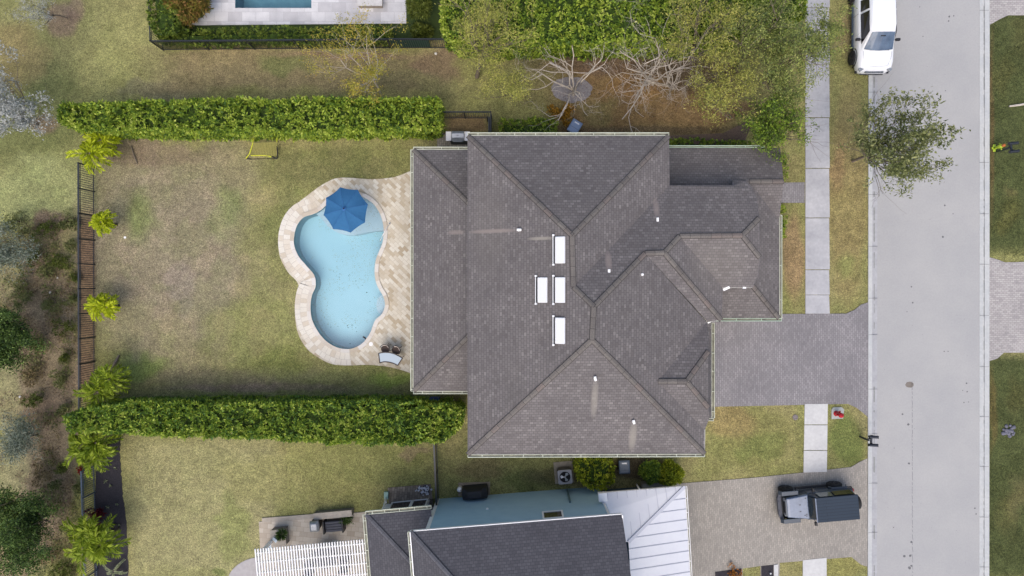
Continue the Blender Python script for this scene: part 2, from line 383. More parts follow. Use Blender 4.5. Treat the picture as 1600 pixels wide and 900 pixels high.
for sc, lo, hi, p0, p1, tint in ((8, .74, 1.3, .34, .66, (1, 1, .94)), (19, .5, 1.55, .34, .66, (1.02, 1, .95)), (3, .86, 1.14, .35, .65, (1, 1.0, .96)), (70, .7, 1.3, .3, .7, (1, 1, 1))):
    n = new('ShaderNodeTexNoise'); n.inputs['Scale'].default_value = sc; n.inputs['Detail'].default_value = 3; n.inputs['Roughness'].default_value = .7
    n.inputs['Distortion'].default_value = .6; link(tc.outputs['Object'], n.inputs['Vector'])
    r = ramp(new, [(p0, (lo, lo, lo, 1)), (p1, (hi * tint[0], hi * tint[1], hi * tint[2], 1))]); link(n.outputs['Fac'], r.inputs[0])
    mx = new('ShaderNodeMix'); mx.data_type = 'RGBA'; mx.blend_type = 'MULTIPLY'; mx.inputs[0].default_value = 1; link(src, mx.inputs[6]); link(r.outputs[0], mx.inputs[7]); src = mx.outputs[2]
link(src, b.inputs['Base Color'])
bp = new('ShaderNodeBump'); bp.inputs['Strength'].default_value = .6; bp.inputs['Distance'].default_value = .03; link(n.outputs['Fac'], bp.inputs['Height']); link(bp.outputs[0], b.inputs['Normal'])
TURF = m
struct(npmesh('ground', gv, q, TURF, col=cover.reshape(-1, 3)))

# ---------------------------------------------------------------- road, kerbs, pavements, driveways
ROADM = M('road_concrete', S(174, 174, 174), S(185, 184, 182), .35, .85, .15, 60, lo=.3, hi=.7, fine=11, famp=.045)
def slabmat(name, a, b_, stain=None): return M(name, a, b_, .9, .85, .12, 50, lo=.3, hi=.7, fine=7, famp=.07)
CONC = slabmat('pavement_concrete', S(172, 173, 178), S(202, 202, 205)); KERB = slabmat('kerb_concrete', S(192, 195, 196), S(208, 209, 206))
WALK2 = slabmat('pale_concrete', S(206, 206, 206), S(220, 220, 218))
GUTTERC = slabmat('gutter_concrete', S(168, 169, 172), S(192, 192, 195))
def sheet(name, pts, z, mat, z0=-.05, raw=False):
    return struct(MB().prism(pts if raw else px2(pts), z0, z).build(name, mat))
sheet('road', [(1371, -300), (1531, -300), (1530, 1200), (1369, 1200)], .010, ROADM)
sheet('kerb', [(1357, -300), (1363, -300), (1361, 1200), (1355, 1200)], .06, KERB)
sheet('kerb', [(1363, -300), (1371.4, -300), (1369.4, 1200), (1361, 1200)], .022, GUTTERC)
sheet('kerb', [(1530.6, -300), (1538, -300), (1537, 1200), (1529.6, 1200)], .022, KERB)
sheet('kerb', [(1538, -300), (1545.5, -300), (1544.5, 1200), (1537, 1200)], .06, KERB)
jm = MB()
GROOVE = M('groove', S(120, 120, 122), rough=.9)
for y in [-20, 32 + 30, 144, 224, 304, 385, 466, 523, 608, 678, 755, 832]:
    jm.box(P(1364, y, .061), (.52, .02, .004)); 
for y in [16, 120 / 4 + 224, 334, 413, 493, 573, 651, 729, 808, 886]: jm.box(P(1538, y, .061), (.52, .02, .004))
struct(jm.build('kerb_joint', GROOVE))
sm = MB()
for y0, y1 in ((-300, 12), (13, 100), (101, 183.4), (184.6, 262.4), (263.6, 340), (341, 421), (422, 460.4), (461, 490)):
    sm.prism(px2([(1258, y0), (1295, y0), (1296, y1), (1258, y1)]), -.05, .05)
struct(sm.build('pavement', CONC, bevel=.01))
sm = MB()
for y0, y1 in ((631, 663), (664, 703), (704, 738)): sm.prism(px2([(1257 - (y0 - 631) / 107 * 2, y0), (1293 - (y0 - 631) / 107 * 1.5, y0), (1293 - (y1 - 631) / 107 * 1.5, y1 - 1 if y1 == 738 else y1), (1257 - (y1 - 631) / 107 * 2, y1)]), -.05, .05)
sm.prism(px2([(1254, 875), (1291, 871), (1292, 1000), (1254, 1000)]), -.05, .05)
struct(sm.build('pavement', WALK2, bevel=.01))
PAV1 = brickmat('driveway_pavers', [S(138, 135, 137), S(147, 144, 146), S(158, 154, 156)], S(122, 119, 122), .22, .11, rot=PI / 2, ms=.012, fine=.12, bigscale=.45, bigamt=.28)
PAV2 = brickmat('tan_driveway_pavers', [S(156, 151, 143), S(166, 161, 152), S(177, 171, 161)], S(142, 136, 130), .22, .11, rot=PI / 2 + .09, ms=.010, fine=.14, bigscale=.4, bigamt=.2)
sheet('driveway', [(1085, 501), (1130, 501), (1130, 491), (1322, 490), (1335, 484), (1345, 476), (1357, 472), (1356, 652), (1352, 648), (1338, 637), (1325, 631), (1085, 636)], .035, PAV1)
BORD = M('paver_border', S(150, 142, 138), S(176, 168, 164), 6, .85)
sheet('driveway', [(1040, 757), (1180, 746), (1257, 738), (1330, 729.5), (1342, 722), (1355, 716), (1355, 885), (1345, 882), (1330, 870), (1218, 879), (1215, 1000), (1190, 1000), (1188, 884), (1160, 888), (1160, 1000), (1040, 1000)], .035, PAV2)
sheet('path', [(1190, 286), (1257, 285), (1257, 317), (1190, 317)], .03, PAV1)
PAV3 = brickmat('far_pavers', [S(168, 163, 162), S(184, 179, 176), S(192, 188, 184)], S(148, 143, 142), .22, .11, ms=.010, fine=.14, bigscale=.4, bigamt=.2)
sheet('driveway', [(1545.5, 402), (1556, 405), (1570, 410), (1700, 407), (1700, 551), (1568, 551), (1558, 560), (1545.5, 564)], .035, PAV3)
sheet('driveway', [(1546, -60), (1700, -60), (1700, 24), (1575, 24), (1562, 30), (1546, 39)], .035, PAV3)
# road marks: patch, crack, oil spots
PATCH = M('road_patch', S(142, 134, 126), S(128, 120, 112), 8, .9, .4); SPOT = M('oil_spot', S(120, 120, 122), S(98, 98, 102), 8, .8)
def spotpoly(px, py, rx, ry, n=14, z=.0145, jit=.25):
    return [(P(px, py)[0] + math.cos(2 * PI * k / n) * rx / 27 * (1 + random.uniform(-jit, jit)), P(px, py)[1] + math.sin(2 * PI * k / n) * ry / 27 * (1 + random.uniform(-jit, jit))) for k in range(n)]
struct(MB().prism(spotpoly(1421, 601, 6.5, 4.8, 16, jit=.08), .008, .016).build('road_patch', PATCH))
mm = MB(); y = 596
while y < 900:
    l = random.uniform(2, 9); mm.bar(P(1425.3 + random.uniform(-.3, .3), y, .013), P(1425.3 + random.uniform(-.4, .4) + (y - 600) * .004, y + l, .013), .025, .006); y += l + random.uniform(0, 3.5)
struct(mm.build('road_crack', M('crack', S(138, 138, 142), rough=.9)))
mm = MB()
for (x, y, r) in [(1483, 26, 1.5), (1490, 25, 1), (1482, 33, 1.2), (1442, 57, .8), (1437, 11, .8), (1476, 321, 1.4), (1489, 334, .9), (1473, 370, 1.5), (1426, 473, 1.5), (1417, 487, .8), (1510, 599, 1.3), (1511, 612, 1.1), (1504, 610, .7),
    (1506, 629, .9), (1513, 628, .8), (1410, 647, 1.4), (1419, 663, 2), (1475, 549, .9), (1481, 549, .9), (1420, 724, 1.6), (1424, 847, 1.7), (1413, 869, 2), (1422, 868, 2), (1421, 887, 2.4), (1424, 884, 1.6), (1397, 700, .7), (1396, 824, .9), (1523, 794, 1.3), (1525, 803, 1.2), (1477, 142, .8), (1450, 142, .6), (1424, 448, 1.2), (1407, 287, .8)]:
    mm.prism(spotpoly(x, y, r, r, 9), .009, .0145)
for i in range(26):
    x, y = random.uniform(1380, 1525), random.uniform(10, 890); mm.prism(spotpoly(x, y, .4, .4, 6), .009, .0145)
struct(mm.build('road_stain', SPOT))
mm = MB(); y = -10
while y < 905:
    l = random.uniform(3, 22)
    if random.random() < .75: mm.bar(P(1537.4, y, .026), P(1537.6, y + l, .026), random.uniform(.02, .05), .004)
    y += l + random.uniform(0, 8)
y = 120
while y < 905:
    l = random.uniform(3, 30)
    if random.random() < .55: mm.bar(P(1366, y, .026), P(1366, y + l, .026), random.uniform(.03, .09), .004)
    y += l + random.uniform(0, 20)
struct(mm.build('gutter_stain', M('silt', S(160, 162, 160), S(140, 142, 138), 4, .9)))
# soil and mulch beds
MULCHB = M('black_mulch', S(42, 40, 46), S(62, 58, 64), 14, .95, .8, 60); BROWNM = M('brown_mulch', S(92, 78, 70), S(122, 104, 92), 16, .95, .8, 60)
GREYM = M('grey_mulch', S(128, 124, 130), S(162, 158, 160), 12, .95, .8, 60)
bed = [(190, 660), (188, 690), (187, 712), (190, 745), (192, 775), (196, 800), (199, 840), (201, 900), (202, 960), (146, 960), (150, 690)]
r_ = []
for i in range(len(bed) - 1):
    for k in range(8):
        a = k / 8; r_.append((bed[i][0] * (1 - a) + bed[i + 1][0] * a + random.uniform(-1.1, 1.1), bed[i][1] * (1 - a) + bed[i + 1][1] * a))
sheet('mulch_bed', r_, .02, MULCHB)
sheet('mulch_bed', [(1117, 893), (1158, 888), (1160, 960), (1118, 960)], .05, MULCHB); sheet('mulch_bed', [(1189, 884), (1208, 882), (1209, 960), (1190, 960)], .05, MULCHB)
sheet('kerb', [(1208.5, 882), (1215, 881), (1216, 960), (1209.5, 960)], .08, WALK2)
struct(MB().prism(spotpoly(893, 140, 32, 20, 30, jit=.06), -.02, .02).build('mulch_ring', GREYM))
sheet('mulch_bed', [(1000, 214), (1130, 208), (1165, 190), (1172, 200), (1160, 232), (1000, 236)], .012, BROWNM)
# artificial turf and pool terrace to the north
DTURF = M('artificial_turf', S(44, 60, 22), S(60, 78, 28), 5, .95, .3, 60)
struct(holed(px2([(262, 66), (690, 62), (690, -110), (262, -110)]), [shrink(NPATIO, .2)], .012).build('artificial_turf', DTURF))
TRAV2 = brickmat('pale_travertine', [S(196, 194, 196), S(214, 213, 215), S(226, 225, 226)], S(188, 186, 188), .8, .55, ms=.008, fine=.08, bigscale=1.5, bigamt=.2)
pm = holed(NPATIO, [NPOOL], .05); ringwall(pm, NPATIO, -.1, .05); struct(pm.build('pool_terrace', TRAV2))
TEAL = M('teal_plaster', S(104, 150, 166), S(120, 166, 180), 2, .6)
pm = MB(); ringwall(pm, NPOOL, -1.2, .049, True); pm.poly([(x, y, -1.2) for x, y in NPOOL]); struct(pm.build('pool_basin', TEAL, merge=True))

# ---------------------------------------------------------------- pool and deck
TRAV = brickmat('travertine', [S(190, 175, 150), S(206, 194, 172), S(217, 208, 189), S(226, 219, 203), S(231, 226, 212)], S(196, 185, 166), .36, .19, rot=PI / 4, ms=.008, fine=.1, bigscale=1.2, bigamt=.14)
dm = holed(DECKO, [POOL], .03); ringwall(dm, DECKO, -.08, .03, flip=False); ringwall(dm, DECKO, -.08, .03, flip=True); struct(dm.build('pool_deck', TRAV))
COPM = brickmat('coping_stone', [S(205, 192, 172), S(222, 214, 202), S(232, 228, 222), S(226, 220, 210)], S(204, 196, 184), .5, .30, uv=True, ms=.01, fine=.08, off=.5, bigamt=.12)
def strip(loop, w0, w1, z, uvs=1.0):          # band along a closed loop
    m = MB(); n = len(loop); L = 0; c = [Vector((p[0], p[1], 0)) for p in loop]
    ar = sum(c[i].x * c[(i + 1) % n].y - c[(i + 1) % n].x * c[i].y for i in range(n)); sg = 1 if ar > 0 else -1
    nr = []
    for i in range(n):
        d = (c[(i + 1) % n] - c[i - 1]).normalized(); nr.append(Vector((d.y, -d.x, 0)) * sg)
    for i in range(n):
        j = (i + 1) % n; l = (c[j] - c[i]).length
        pts = [c[i] + nr[i] * w0, c[j] + nr[j] * w0, c[j] + nr[j] * w1, c[i] + nr[i] * w1]
        if sg < 0: pts = pts[::-1]
        uv = [(L, 0), (L + l, 0), (L + l, w1 - w0), (L, w1 - w0)]
        if sg < 0: uv = uv[::-1]
        m.poly([(p.x, p.y, z) for p in pts], uv); L += l
    return m
cm = strip(POOL, -.03, .20, .055); 
o = struct(cm.build('pool_coping', COPM)); so = o.modifiers.new('solid', 'SOLIDIFY'); so.thickness = .04; so.offset = -1
# west apron of radial stones between coping and lawn
WAT = M('pool_plaster', S(188, 228, 240), S(198, 234, 245), .5, .5, lo=.3, hi=.7)
pm = MB(); ringwall(pm, POOL, -1.05, .03); ringwall(pm, POOL, -1.05, .03, flip=True)
pm.f += []; bm_ = holed(POOL, [], -1.05); pm.raw(bm_.v, bm_.f); struct(pm.build('pool_basin', WAT))
LEDM = M('ledge_plaster', S(206, 222, 232), S(218, 230, 238), 1, .5)
cut1 = px2([(490, 328), (500, 338), (512, 352), (525, 362), (540, 367), (556, 367), (572, 364), (588, 361), (608, 362), (620, 300), (540, 290), (500, 310)])
led = [p for p in POOL]
LX = np.array([p[0] for p in led]); LY = np.array([p[1] for p in led])
ins = inside(LX, LY, cut1)
front = spline(px2([(491, 333), (503, 341), (512, 353), (525, 362), (540, 367), (556, 367), (572, 364), (588, 361), (601, 361)], -.4), 5, closed=False)
arc = []
n = len(led); st = [i for i in range(n) if ins[i] and not ins[i - 1]][0]
k = st
while ins[k % n] and len(arc) < n: arc.append(led[k % n]); k += 1
if (Vector(arc[0]) - Vector(front[-1])).length > (Vector(arc[-1]) - Vector(front[-1])).length: arc = arc[::-1]
struct(MB().prism(front + arc, -1.04, -.3).build('pool_ledge', LEDM))
struct(MB().prism(spotpoly(598, 477, 12, 17, 24, jit=0), -1.04, -.4).build('pool_step', LEDM))
m, t, b, new, link = newmat('water')
tc = new('ShaderNodeTexCoord'); n = new('ShaderNodeTexNoise'); n.inputs['Scale'].default_value = 3.5; n.inputs['Detail'].default_value = 3; n.inputs['Distortion'].default_value = 1.5
mp = new('ShaderNodeMapping'); mp.inputs['Scale'].default_value = (.6, 1.6, 1); link(tc.outputs['Object'], mp.inputs[0]); link(mp.outputs[0], n.inputs['Vector'])
bp = new('ShaderNodeBump'); bp.inputs['Strength'].default_value = .10; bp.inputs['Distance'].default_value = .04; link(n.outputs['Fac'], bp.inputs['Height'])
tr = new('ShaderNodeBsdfTransparent'); tr.inputs[0].default_value = (.85, .955, .985, 1)
gl = new('ShaderNodeBsdfGlossy'); gl.inputs['Roughness'].default_value = .25; gl.inputs[0].default_value = (.9, .95, 1, 1); link(bp.outputs[0], gl.inputs['Normal'])
fr = new('ShaderNodeFresnel'); fr.inputs[0].default_value = 1.33; link(bp.outputs[0], fr.inputs['Normal'])
am = new('ShaderNodeMath'); am.operation = 'MULTIPLY_ADD'; am.inputs[1].default_value = 1.5; am.inputs[2].default_value = .02; link(fr.outputs[0], am.inputs[0])
mx = new('ShaderNodeMixShader'); link(am.outputs[0], mx.inputs[0]); link(tr.outputs[0], mx.inputs[1]); link(gl.outputs[0], mx.inputs[2]); link(mx.outputs[0], t.nodes['Material Output'].inputs[0])
WATER = m
struct(holed(POOL, [], -.09).build('pool_water', WATER)); struct(holed(NPOOL, [], -.08).build('pool_water', WATER))
lm = MB()
for (x, y, r) in [(531, 428, .8), (530, 433, .9), (545, 431, .9), (546, 429, .7), (556, 439, .9), (566, 446, .8), (573, 457, 1.3), (578, 471, .8), (543, 509, 1.2), (544, 512, 1), (550, 508, 1.2), (550, 511, .8), (556, 512, .9), (528, 510, .7), (517, 511, .8), (505, 419, .6), (535, 409, .7), (547, 537, 1), (557, 518, .8), (521, 424, .6)]:
    a = random.random() * PI; c = P(x, y, -.08); d = Vector((math.cos(a), math.sin(a), 0)) * r / 27 * 1.2; e = Vector((-d.y, d.x, 0)) * .5
    lm.poly([c - d, c - e, c + d, c + e])
stuff(lm.build('floating_leaves', M('wet_leaf', S(60, 70, 70), S(40, 50, 50), 5)))
o = MB().tube([P(567, 526, -.04), P(570, 528, -.03), P(572.5, 530, -.04)], [.035, .05, .03], 6).build('floating_stick', DARK)
tag(o, 'dark stick floating at the south end of the pool', 'stick')
APR = brickmat('apron_stone', [S(214, 202, 182), S(228, 219, 203), S(236, 231, 219), S(232, 226, 212)], S(196, 186, 174), .23, .4, uv=True, ms=.008, fine=.1, off=.35, bigamt=.12)
ipx = [i for i, p in enumerate(POOL) if (800 + p[0] * 27) < 546 and (450 - p[1] * 27) > 322]
am_ = MB(); full = strip(POOL, .20, .90, .036)
for i in ipx:
    f = full.f[i]; am_.poly([full.v[k] for k in f], full.uv[i])
struct(am_.build('pool_apron', APR))
# pool steps rail near the ledge
t_ = thing('pool_handrail', 'white curved handrail at the east side of the pool ledge', 'handrail', P(600, 362))
MB().tube([P(594, 377, -.3), P(595, 374, .3), P(598, 368, .75), P(603, 358, .75), P(608, 351, .35), P(609, 349, .03)], .025, 8).build('rail', WHITE, t_, True, world=True)
MB().disc(P(609, 349, .03), .05, .03, 12).build('rail_flange', SILVER, t_, world=True)

# ---------------------------------------------------------------- parasol
t_ = thing('parasol', 'blue octagonal parasol standing on the shallow ledge of the pool', 'parasol', P(541, 327, -.32))
BLUEF = M('blue_canvas', S(44, 104, 152), S(50, 110, 158), 6, .9, .1, 80); BLUEV = M('blue_vent', S(52, 108, 168), rough=.8)
m = MB(); top = P(537.8, 326.3, 2.62); cc = P(540.5, 328, 2.25); rim = [P(x, y, 2.25) for x, y in [(531.5, 292.5), (559, 296.5), (575, 319.5), (570.5, 347.5), (548, 363.5), (520.5, 358), (505.5, 336), (509.5, 309)]]
for i in range(8):
    a, b_ = rim[i], rim[(i + 1) % 8]; N = 6; rows = []
    for r in range(N + 1):
        f = r / N; row = []
        for k in range(5):
            g = k / 4; e = a.lerp(b_, g); ee = e + (cc - e) * .035 * (4 * g * (1 - g))
            p = top.lerp(ee, f); p.z += .07 * math.sin(PI * f) - .03 * f * (4 * g * (1 - g)); row.append(p)
        rows.append(row)
    for r in range(N):
        for k in range(4): m.poly([rows[r][k], rows[r + 1][k], rows[r + 1][k + 1], rows[r][k + 1]])
o = m.build('canopy', BLUEF, t_, world=True, merge=True)
m = MB()
for i in range(8):
    pa = [top.lerp(rim[i], f) + Vector((0, 0, .07 * math.sin(PI * f) + .004)) for f in (0.02, .25, .5, .75, 1)]; m.tube(pa, .009, 4)
    d = (rim[i] - top)
m.build('rib', BLUEV, t_, world=True)
m = MB()
for i in range(8):
    a = top.lerp(rim[i], .10) + Vector((0, 0, .075)); b_ = top.lerp(rim[(i + 1) % 8], .10) + Vector((0, 0, .075)); m.poly([top + Vector((0, 0, .12)), a, b_])
m.build('vent_cap', BLUEV, t_, world=True)
MB().disc(top + Vector((0, 0, .15)), .045, .09, 10, .02).build('finial', M('navy', S(24, 44, 72)), t_, world=True)
MB().tube([P(541, 327, -.32), top], .024, 8).build('pole', SILVER, t_, world=True)

# ---------------------------------------------------------------- houses
stk = []
def wpt(px, py, z): return P(px, py, z)
SH = dict(uv=True, bw=.33, bh=.15)
def V3(px, py, z): return P(px, py, z)
streaks = []
def streak(pxa, pya, pxb, pyb, z, wd, col, st): a = P(pxa, pya, z); b_ = P(pxb, pyb, z); streaks.append((a.x, a.y, b_.x, b_.y, wd, col, st))
HLOC = P(900, 450, 0)
def ls(): return [(x0 - HLOC.x, y0 - HLOC.y, x1 - HLOC.x, y1 - HLOC.y, w_, c, s_) for x0, y0, x1, y1, w_, c, s_ in streaks]
PINK = S(158, 146, 140); TAN = S(156, 150, 141)
streak(732, 361, 806, 359.5, 6.55, .09, PINK, .95); streak(1025.5, 312, 1026, 340, 6.2, .16, PINK, .75); streak(950, 396, 951, 422, 7.4, .16, PINK, .75); streak(929, 594, 930, 655, 7.2, .17, TAN, .7); streak(989, 662, 990, 704, 6.2, .2, TAN, .8)
streak(826, 373, 863, 372, 7.4, .08, TAN, 1.1); streak(700, 364, 726, 362, 4.2, .1, PINK, .6); streak(800, 560, 806, 640, 6.9, .5, S(104, 100, 98), .3); streak(760, 300, 770, 420, 6.2, .9, S(126, 120, 114), .25); streak(1090, 440, 1150, 380, 6.2, .8, S(132, 126, 118), .25)
SHING = brickmat('shingles', [S(109, 104, 103), S(116, 111, 110), S(121, 116, 115), S(125, 120, 119), S(114, 109, 109), S(138, 133, 131)], S(98, 94, 94), .21, .145, uv=True, ms=.012, rough=.95, fine=.12, bigscale=.5, bigamt=.22, bump=.15, streaks=ls())
CAPM = brickmat('ridge_caps', [S(108, 103, 100), S(122, 117, 112), S(115, 110, 106), S(124, 114, 109)], S(66, 62, 62), 2.2, 2.0, uv=True, ms=.07, rough=.95, off=0, bigamt=.2)  # joint tone also rims each cap: edge shadow painted as a dark line
SHING2 = brickmat('dark_shingles', [S(88, 87, 92), S(95, 94, 99), S(102, 101, 106), S(92, 91, 96)], S(76, 75, 80), .21, .145, uv=True, ms=.012, rough=.95, fine=.12, bigscale=.5, bigamt=.16, bump=.15)
CAPM2 = brickmat('dark_ridge_caps', [S(98, 98, 104), S(108, 108, 114)], S(60, 60, 64), 2.2, 2.0, uv=True, ms=.06, rough=.95, off=0, bigamt=.1)  # same dark rim, edge shadow put into the cap colour
def roofpoly(m, pts, thick=True):
    pts = [Vector(p) for p in pts]; n = Vector((0, 0, 0))
    for i in range(len(pts)): n += pts[i].cross(pts[(i + 1) % len(pts)])
    if n.z < 0: pts = pts[::-1]; n = -n
    n.normalize(); u = Vector((0, 0, 1)).cross(n)
    if u.length < 1e-3: u = Vector((1, 0, 0))
    u.normalize()
    if abs(u.x) > abs(u.y): u = Vector((1 if u.x > 0 else -1, 0, 0))
    else: u = Vector((0, 1 if u.y > 0 else -1, 0))
    if len(m_dir): c_, s_ = math.cos(m_dir[0]), math.sin(m_dir[0]); u = Vector((u.x * c_ - u.y * s_, u.x * s_ + u.y * c_, 0))
    v = n.cross(u).normalized()
    uv = [(p.dot(u), p.dot(v)) for p in pts]
    if len(pts) > 3:
        nn = n; loc = [Vector((p.dot(u), p.dot(v), 0)) for p in pts]
        for t in tessellate_polygon([loc]):
            a, b_, c = t
            cr = (loc[b_] - loc[a]).cross(loc[c] - loc[a]).z
            if cr < 0: b_, c = c, b_
            m.poly([pts[a], pts[b_], pts[c]], [uv[a], uv[b_], uv[c]])
    else: m.poly(pts, uv)
m_dir = []
def caps(m, a, b_, wd=.13, lift=.04, drop=.35):
    a = Vector(a) + Vector((0, 0, lift)); b_ = Vector(b_) + Vector((0, 0, lift)); d = b_ - a; L = d.length; dn = d.normalized()
    s_ = dn.cross(Vector((0, 0, 1))).normalized() * wd; dz = Vector((0, 0, -wd * drop)); th = Vector((0, 0, -.035))
    n = max(1, int(L / .45)); 
    for i in range(n):
        p = a + dn * (L * i / n); q_ = a + dn * (L * (i + 1) / n + .01); li = Vector((0, 0, .012))
        for sg in (1, -1):
            pts = [p, q_ + li * 1, q_ + s_ * sg + dz + li, p + s_ * sg + dz]; uv = [(0, .40), (2.2, .40), (2.2, 0), (0, 0)]  # outer edge lands on the dark joint tone, a painted shadow line
            off_ = i * 7.3 + a.x; uv = [(x + round(off_) * 2.2, y) for x, y in uv]
            if sg > 0: m.poly(pts[::-1], uv[::-1])
            else: m.poly(pts, uv)
            e = [q_ + s_ * sg + dz + li, p + s_ * sg + dz]; m.poly([e[0], e[1], e[1] + th, e[0] + th]); m.poly([e[1], e[0], e[0] + th, e[1] + th])
        m.poly([q_ + li, q_ + s_ + dz + li, q_ + s_ + dz + th, q_ + th]); m.poly([q_ + li, q_ - s_ + dz + li, q_ - s_ + dz + th, q_ + th])
def gutter(a, b_, out, parent, mat=CREAM, wd=.14, strap=.95):
    a = Vector(a); b_ = Vector(b_); o_ = Vector(out).normalized()
    m = MB(); up = Vector((0, 0, 1))
    for off, hh, tk in ((wd, .12, .028), (.012, .12, .02)): m.bar(a + o_ * off - up * .03, b_ + o_ * off - up * .03, tk, hh)
    d = (b_ - a); L = d.length; dn = d / L
    k = strap * random.uniform(.3, .8)
    while k < L: p = a + dn * k; m.bar(p + o_ * .02 + up * .025, p + o_ * (wd - .014) + up * .025, .03, .012); k += strap * random.uniform(.9, 1.15)
    m.bar(a + o_ * 0 - up * .03, a + o_ * wd - up * .03, .02, .11); m.bar(b_ + o_ * 0 - up * .03, b_ + o_ * wd - up * .03, .02, .11)
    g = m.build('gutter', mat, parent, world=True)
    MB().bar(a + o_ * (wd * .5) - up * .05, b_ + o_ * (wd * .5) - up * .05, wd - .02, .03).build('trough', GUTIN, g)
    g.children[0].data.transform(Matrix.Translation(-Vector(parent.location)))
    return g

# --- the big house
hs = thing('house', 'large house with brown-grey shingle hip roofs beside the kidney shaped pool', 'house', HLOC)
A = V3(731, 212, 5.6); B = V3(1045, 212, 5.6); R1 = V3(894, 368, 8.1); R2 = V3(896, 448, 8.05); R3 = V3(928, 479, 8.52); R4 = V3(925, 531, 8.52)
C = V3(731, 710, 5.6); D = V3(1101, 709, 5.55); Kk = V3(1008, 396, 7.3); L_ = V3(1038, 395, 7.3); Mm = V3(1062, 369, 6.86); N_ = V3(1160, 368, 6.86)
Pp = V3(1127, 500, 5.66); W1 = V3(1046, 290, 5.58); Q1 = V3(1186, 341, 6.42); Q2 = V3(1187, 402, 6.42); S1 = V3(1129, 449, 5.7); Vg = V3(1106, 503, 5.62)
De = V3(1104, 503, 5.6)
up = MB()
roofpoly(up, [A, B, R1]); roofpoly(up, [A, R1, R2, R3, R4, C]); roofpoly(up, [C, R4, D]); roofpoly(up, [R1, B, W1, R2])
E1 = V3(1148, 290, 5.6); E2 = V3(1164, 284, 5.52); E3 = V3(1174, 294, 5.72); E4 = V3(1182, 310, 5.95)
roofpoly(up, [R2, W1, V3(1055, 290, 5.58), E1, E2, E3, E4, Q1, N_, Mm, L_, Kk, R3])
roofpoly(up, [L_, Kk, Vg, Pp]); roofpoly(up, [L_, Pp, S1, Mm])
I1 = V3(1184, 430, 6.0); I2 = V3(1176, 449, 5.72)
roofpoly(up, [Mm, S1, I2, I1, Q2, N_]); roofpoly(up, [N_, Q1, Q2])
Dr1 = V3(1028, 596, 6.92); Dr2 = V3(1073, 596, 6.92); Dn = V3(1107, 549, 6.26); Ds = V3(1107, 637, 6.26); Dvs = V3(1101, 672, 5.62)
roofpoly(up, [R3, Kk, De, Dr1, Dvs, D, R4])
roofpoly(up, [Dr1, Dr2, Dn, V3(1108, 530, 5.95), De]); roofpoly(up, [Dr1, Dvs, V3(1108, 655, 5.9), Ds, Dr2]); roofpoly(up, [Dr2, Ds, V3(1110, 655, 5.85), V3(1110, 530, 5.85), Dn])
ro = up.build('roof', SHING, hs, world=True)
# lower roofs
lo = MB(); ez = 3.0
wa = V3(646, 234, ez); wb = V3(646, 611, ez); d_ = 3.6
lo_h1 = wa + Vector((d_, -d_, d_ * .5)); lo_h2 = wb + Vector((d_, d_, d_ * .5))
roofpoly(lo, [wa, wb, lo_h2, lo_h1]); roofpoly(lo, [wa, lo_h1, Vector((lo_h1.x, wa.y, ez))]); roofpoly(lo, [wb, Vector((lo_h2.x, wb.y, ez)), lo_h2])
lrw = lo.build('lower_roof', SHING, hs, world=True); lo = MB()
ex = 14.3; yr = 5.55; zr = 3.92
def Z(x): return 2.95 + .5 * (ex - x)
roofpoly(lo, [(7.4, 7.5, 2.93), (14.36, 7.5, 2.93), (14.15, yr, zr), (7.4, yr, zr)]); roofpoly(lo, [(7.4, yr, zr), (12.36, yr, zr), (11.5, 4.72, zr + .02), (7.4, 4.72, zr + .02)])
roofpoly(lo, [(14.15, yr, zr), (ex, 3.6, 2.95), (12.36, yr, zr)])
roofpoly(lo, [(12.36, yr, zr), (ex, 3.6, 2.95), (ex, -1.62, 2.95), (11.3, 1.38, 4.45), (11.3, yr, 4.45)])
roofpoly(lo, [(ex, -1.62, 2.95), (10.4, -1.62, 2.95), (10.4, 1.38, 4.45), (11.3, 1.38, 4.45)])
lrp = lo.build('lower_roof', SHING, hs, world=True); lo = MB()
gx = 10.66
roofpoly(lo, [(gx, -1.9, 3.0), (gx, -6.95, 3.0), (9.3, -6.95, 3.7), (9.3, -1.9, 3.7)])
lr = lo.build('lower_roof', SHING, hs, world=True)
cp = MB()
for a, b_ in ((A, R1), (B, R1), (R1, R2), (R2, R3), (R3, R4), (R4, C), (R4, D), (R3, Kk), (L_, Pp), (N_, Q1), (N_, Q2), (Kk, L_), (Mm, N_), (L_, Mm), (Dr1, Dr2), (Dr2, Dn), (Dr2, Ds)):
    cp = MB(); caps(cp, a, b_); cp.build('ridge_cap', CAPM, ro).data.transform(Matrix.Translation(-HLOC))
for a, b_, pr in ((wa, lo_h1, lrw), (wb, lo_h2, lrw), ((ex, -1.62, 2.95), (12.2, .48, 4.0), lrp), ((12.36, yr, zr), (14.15, yr, zr), lrp)):
    cp = MB(); caps(cp, a, b_); cp.build('ridge_cap', CAPM, pr).data.transform(Matrix.Translation(-HLOC))
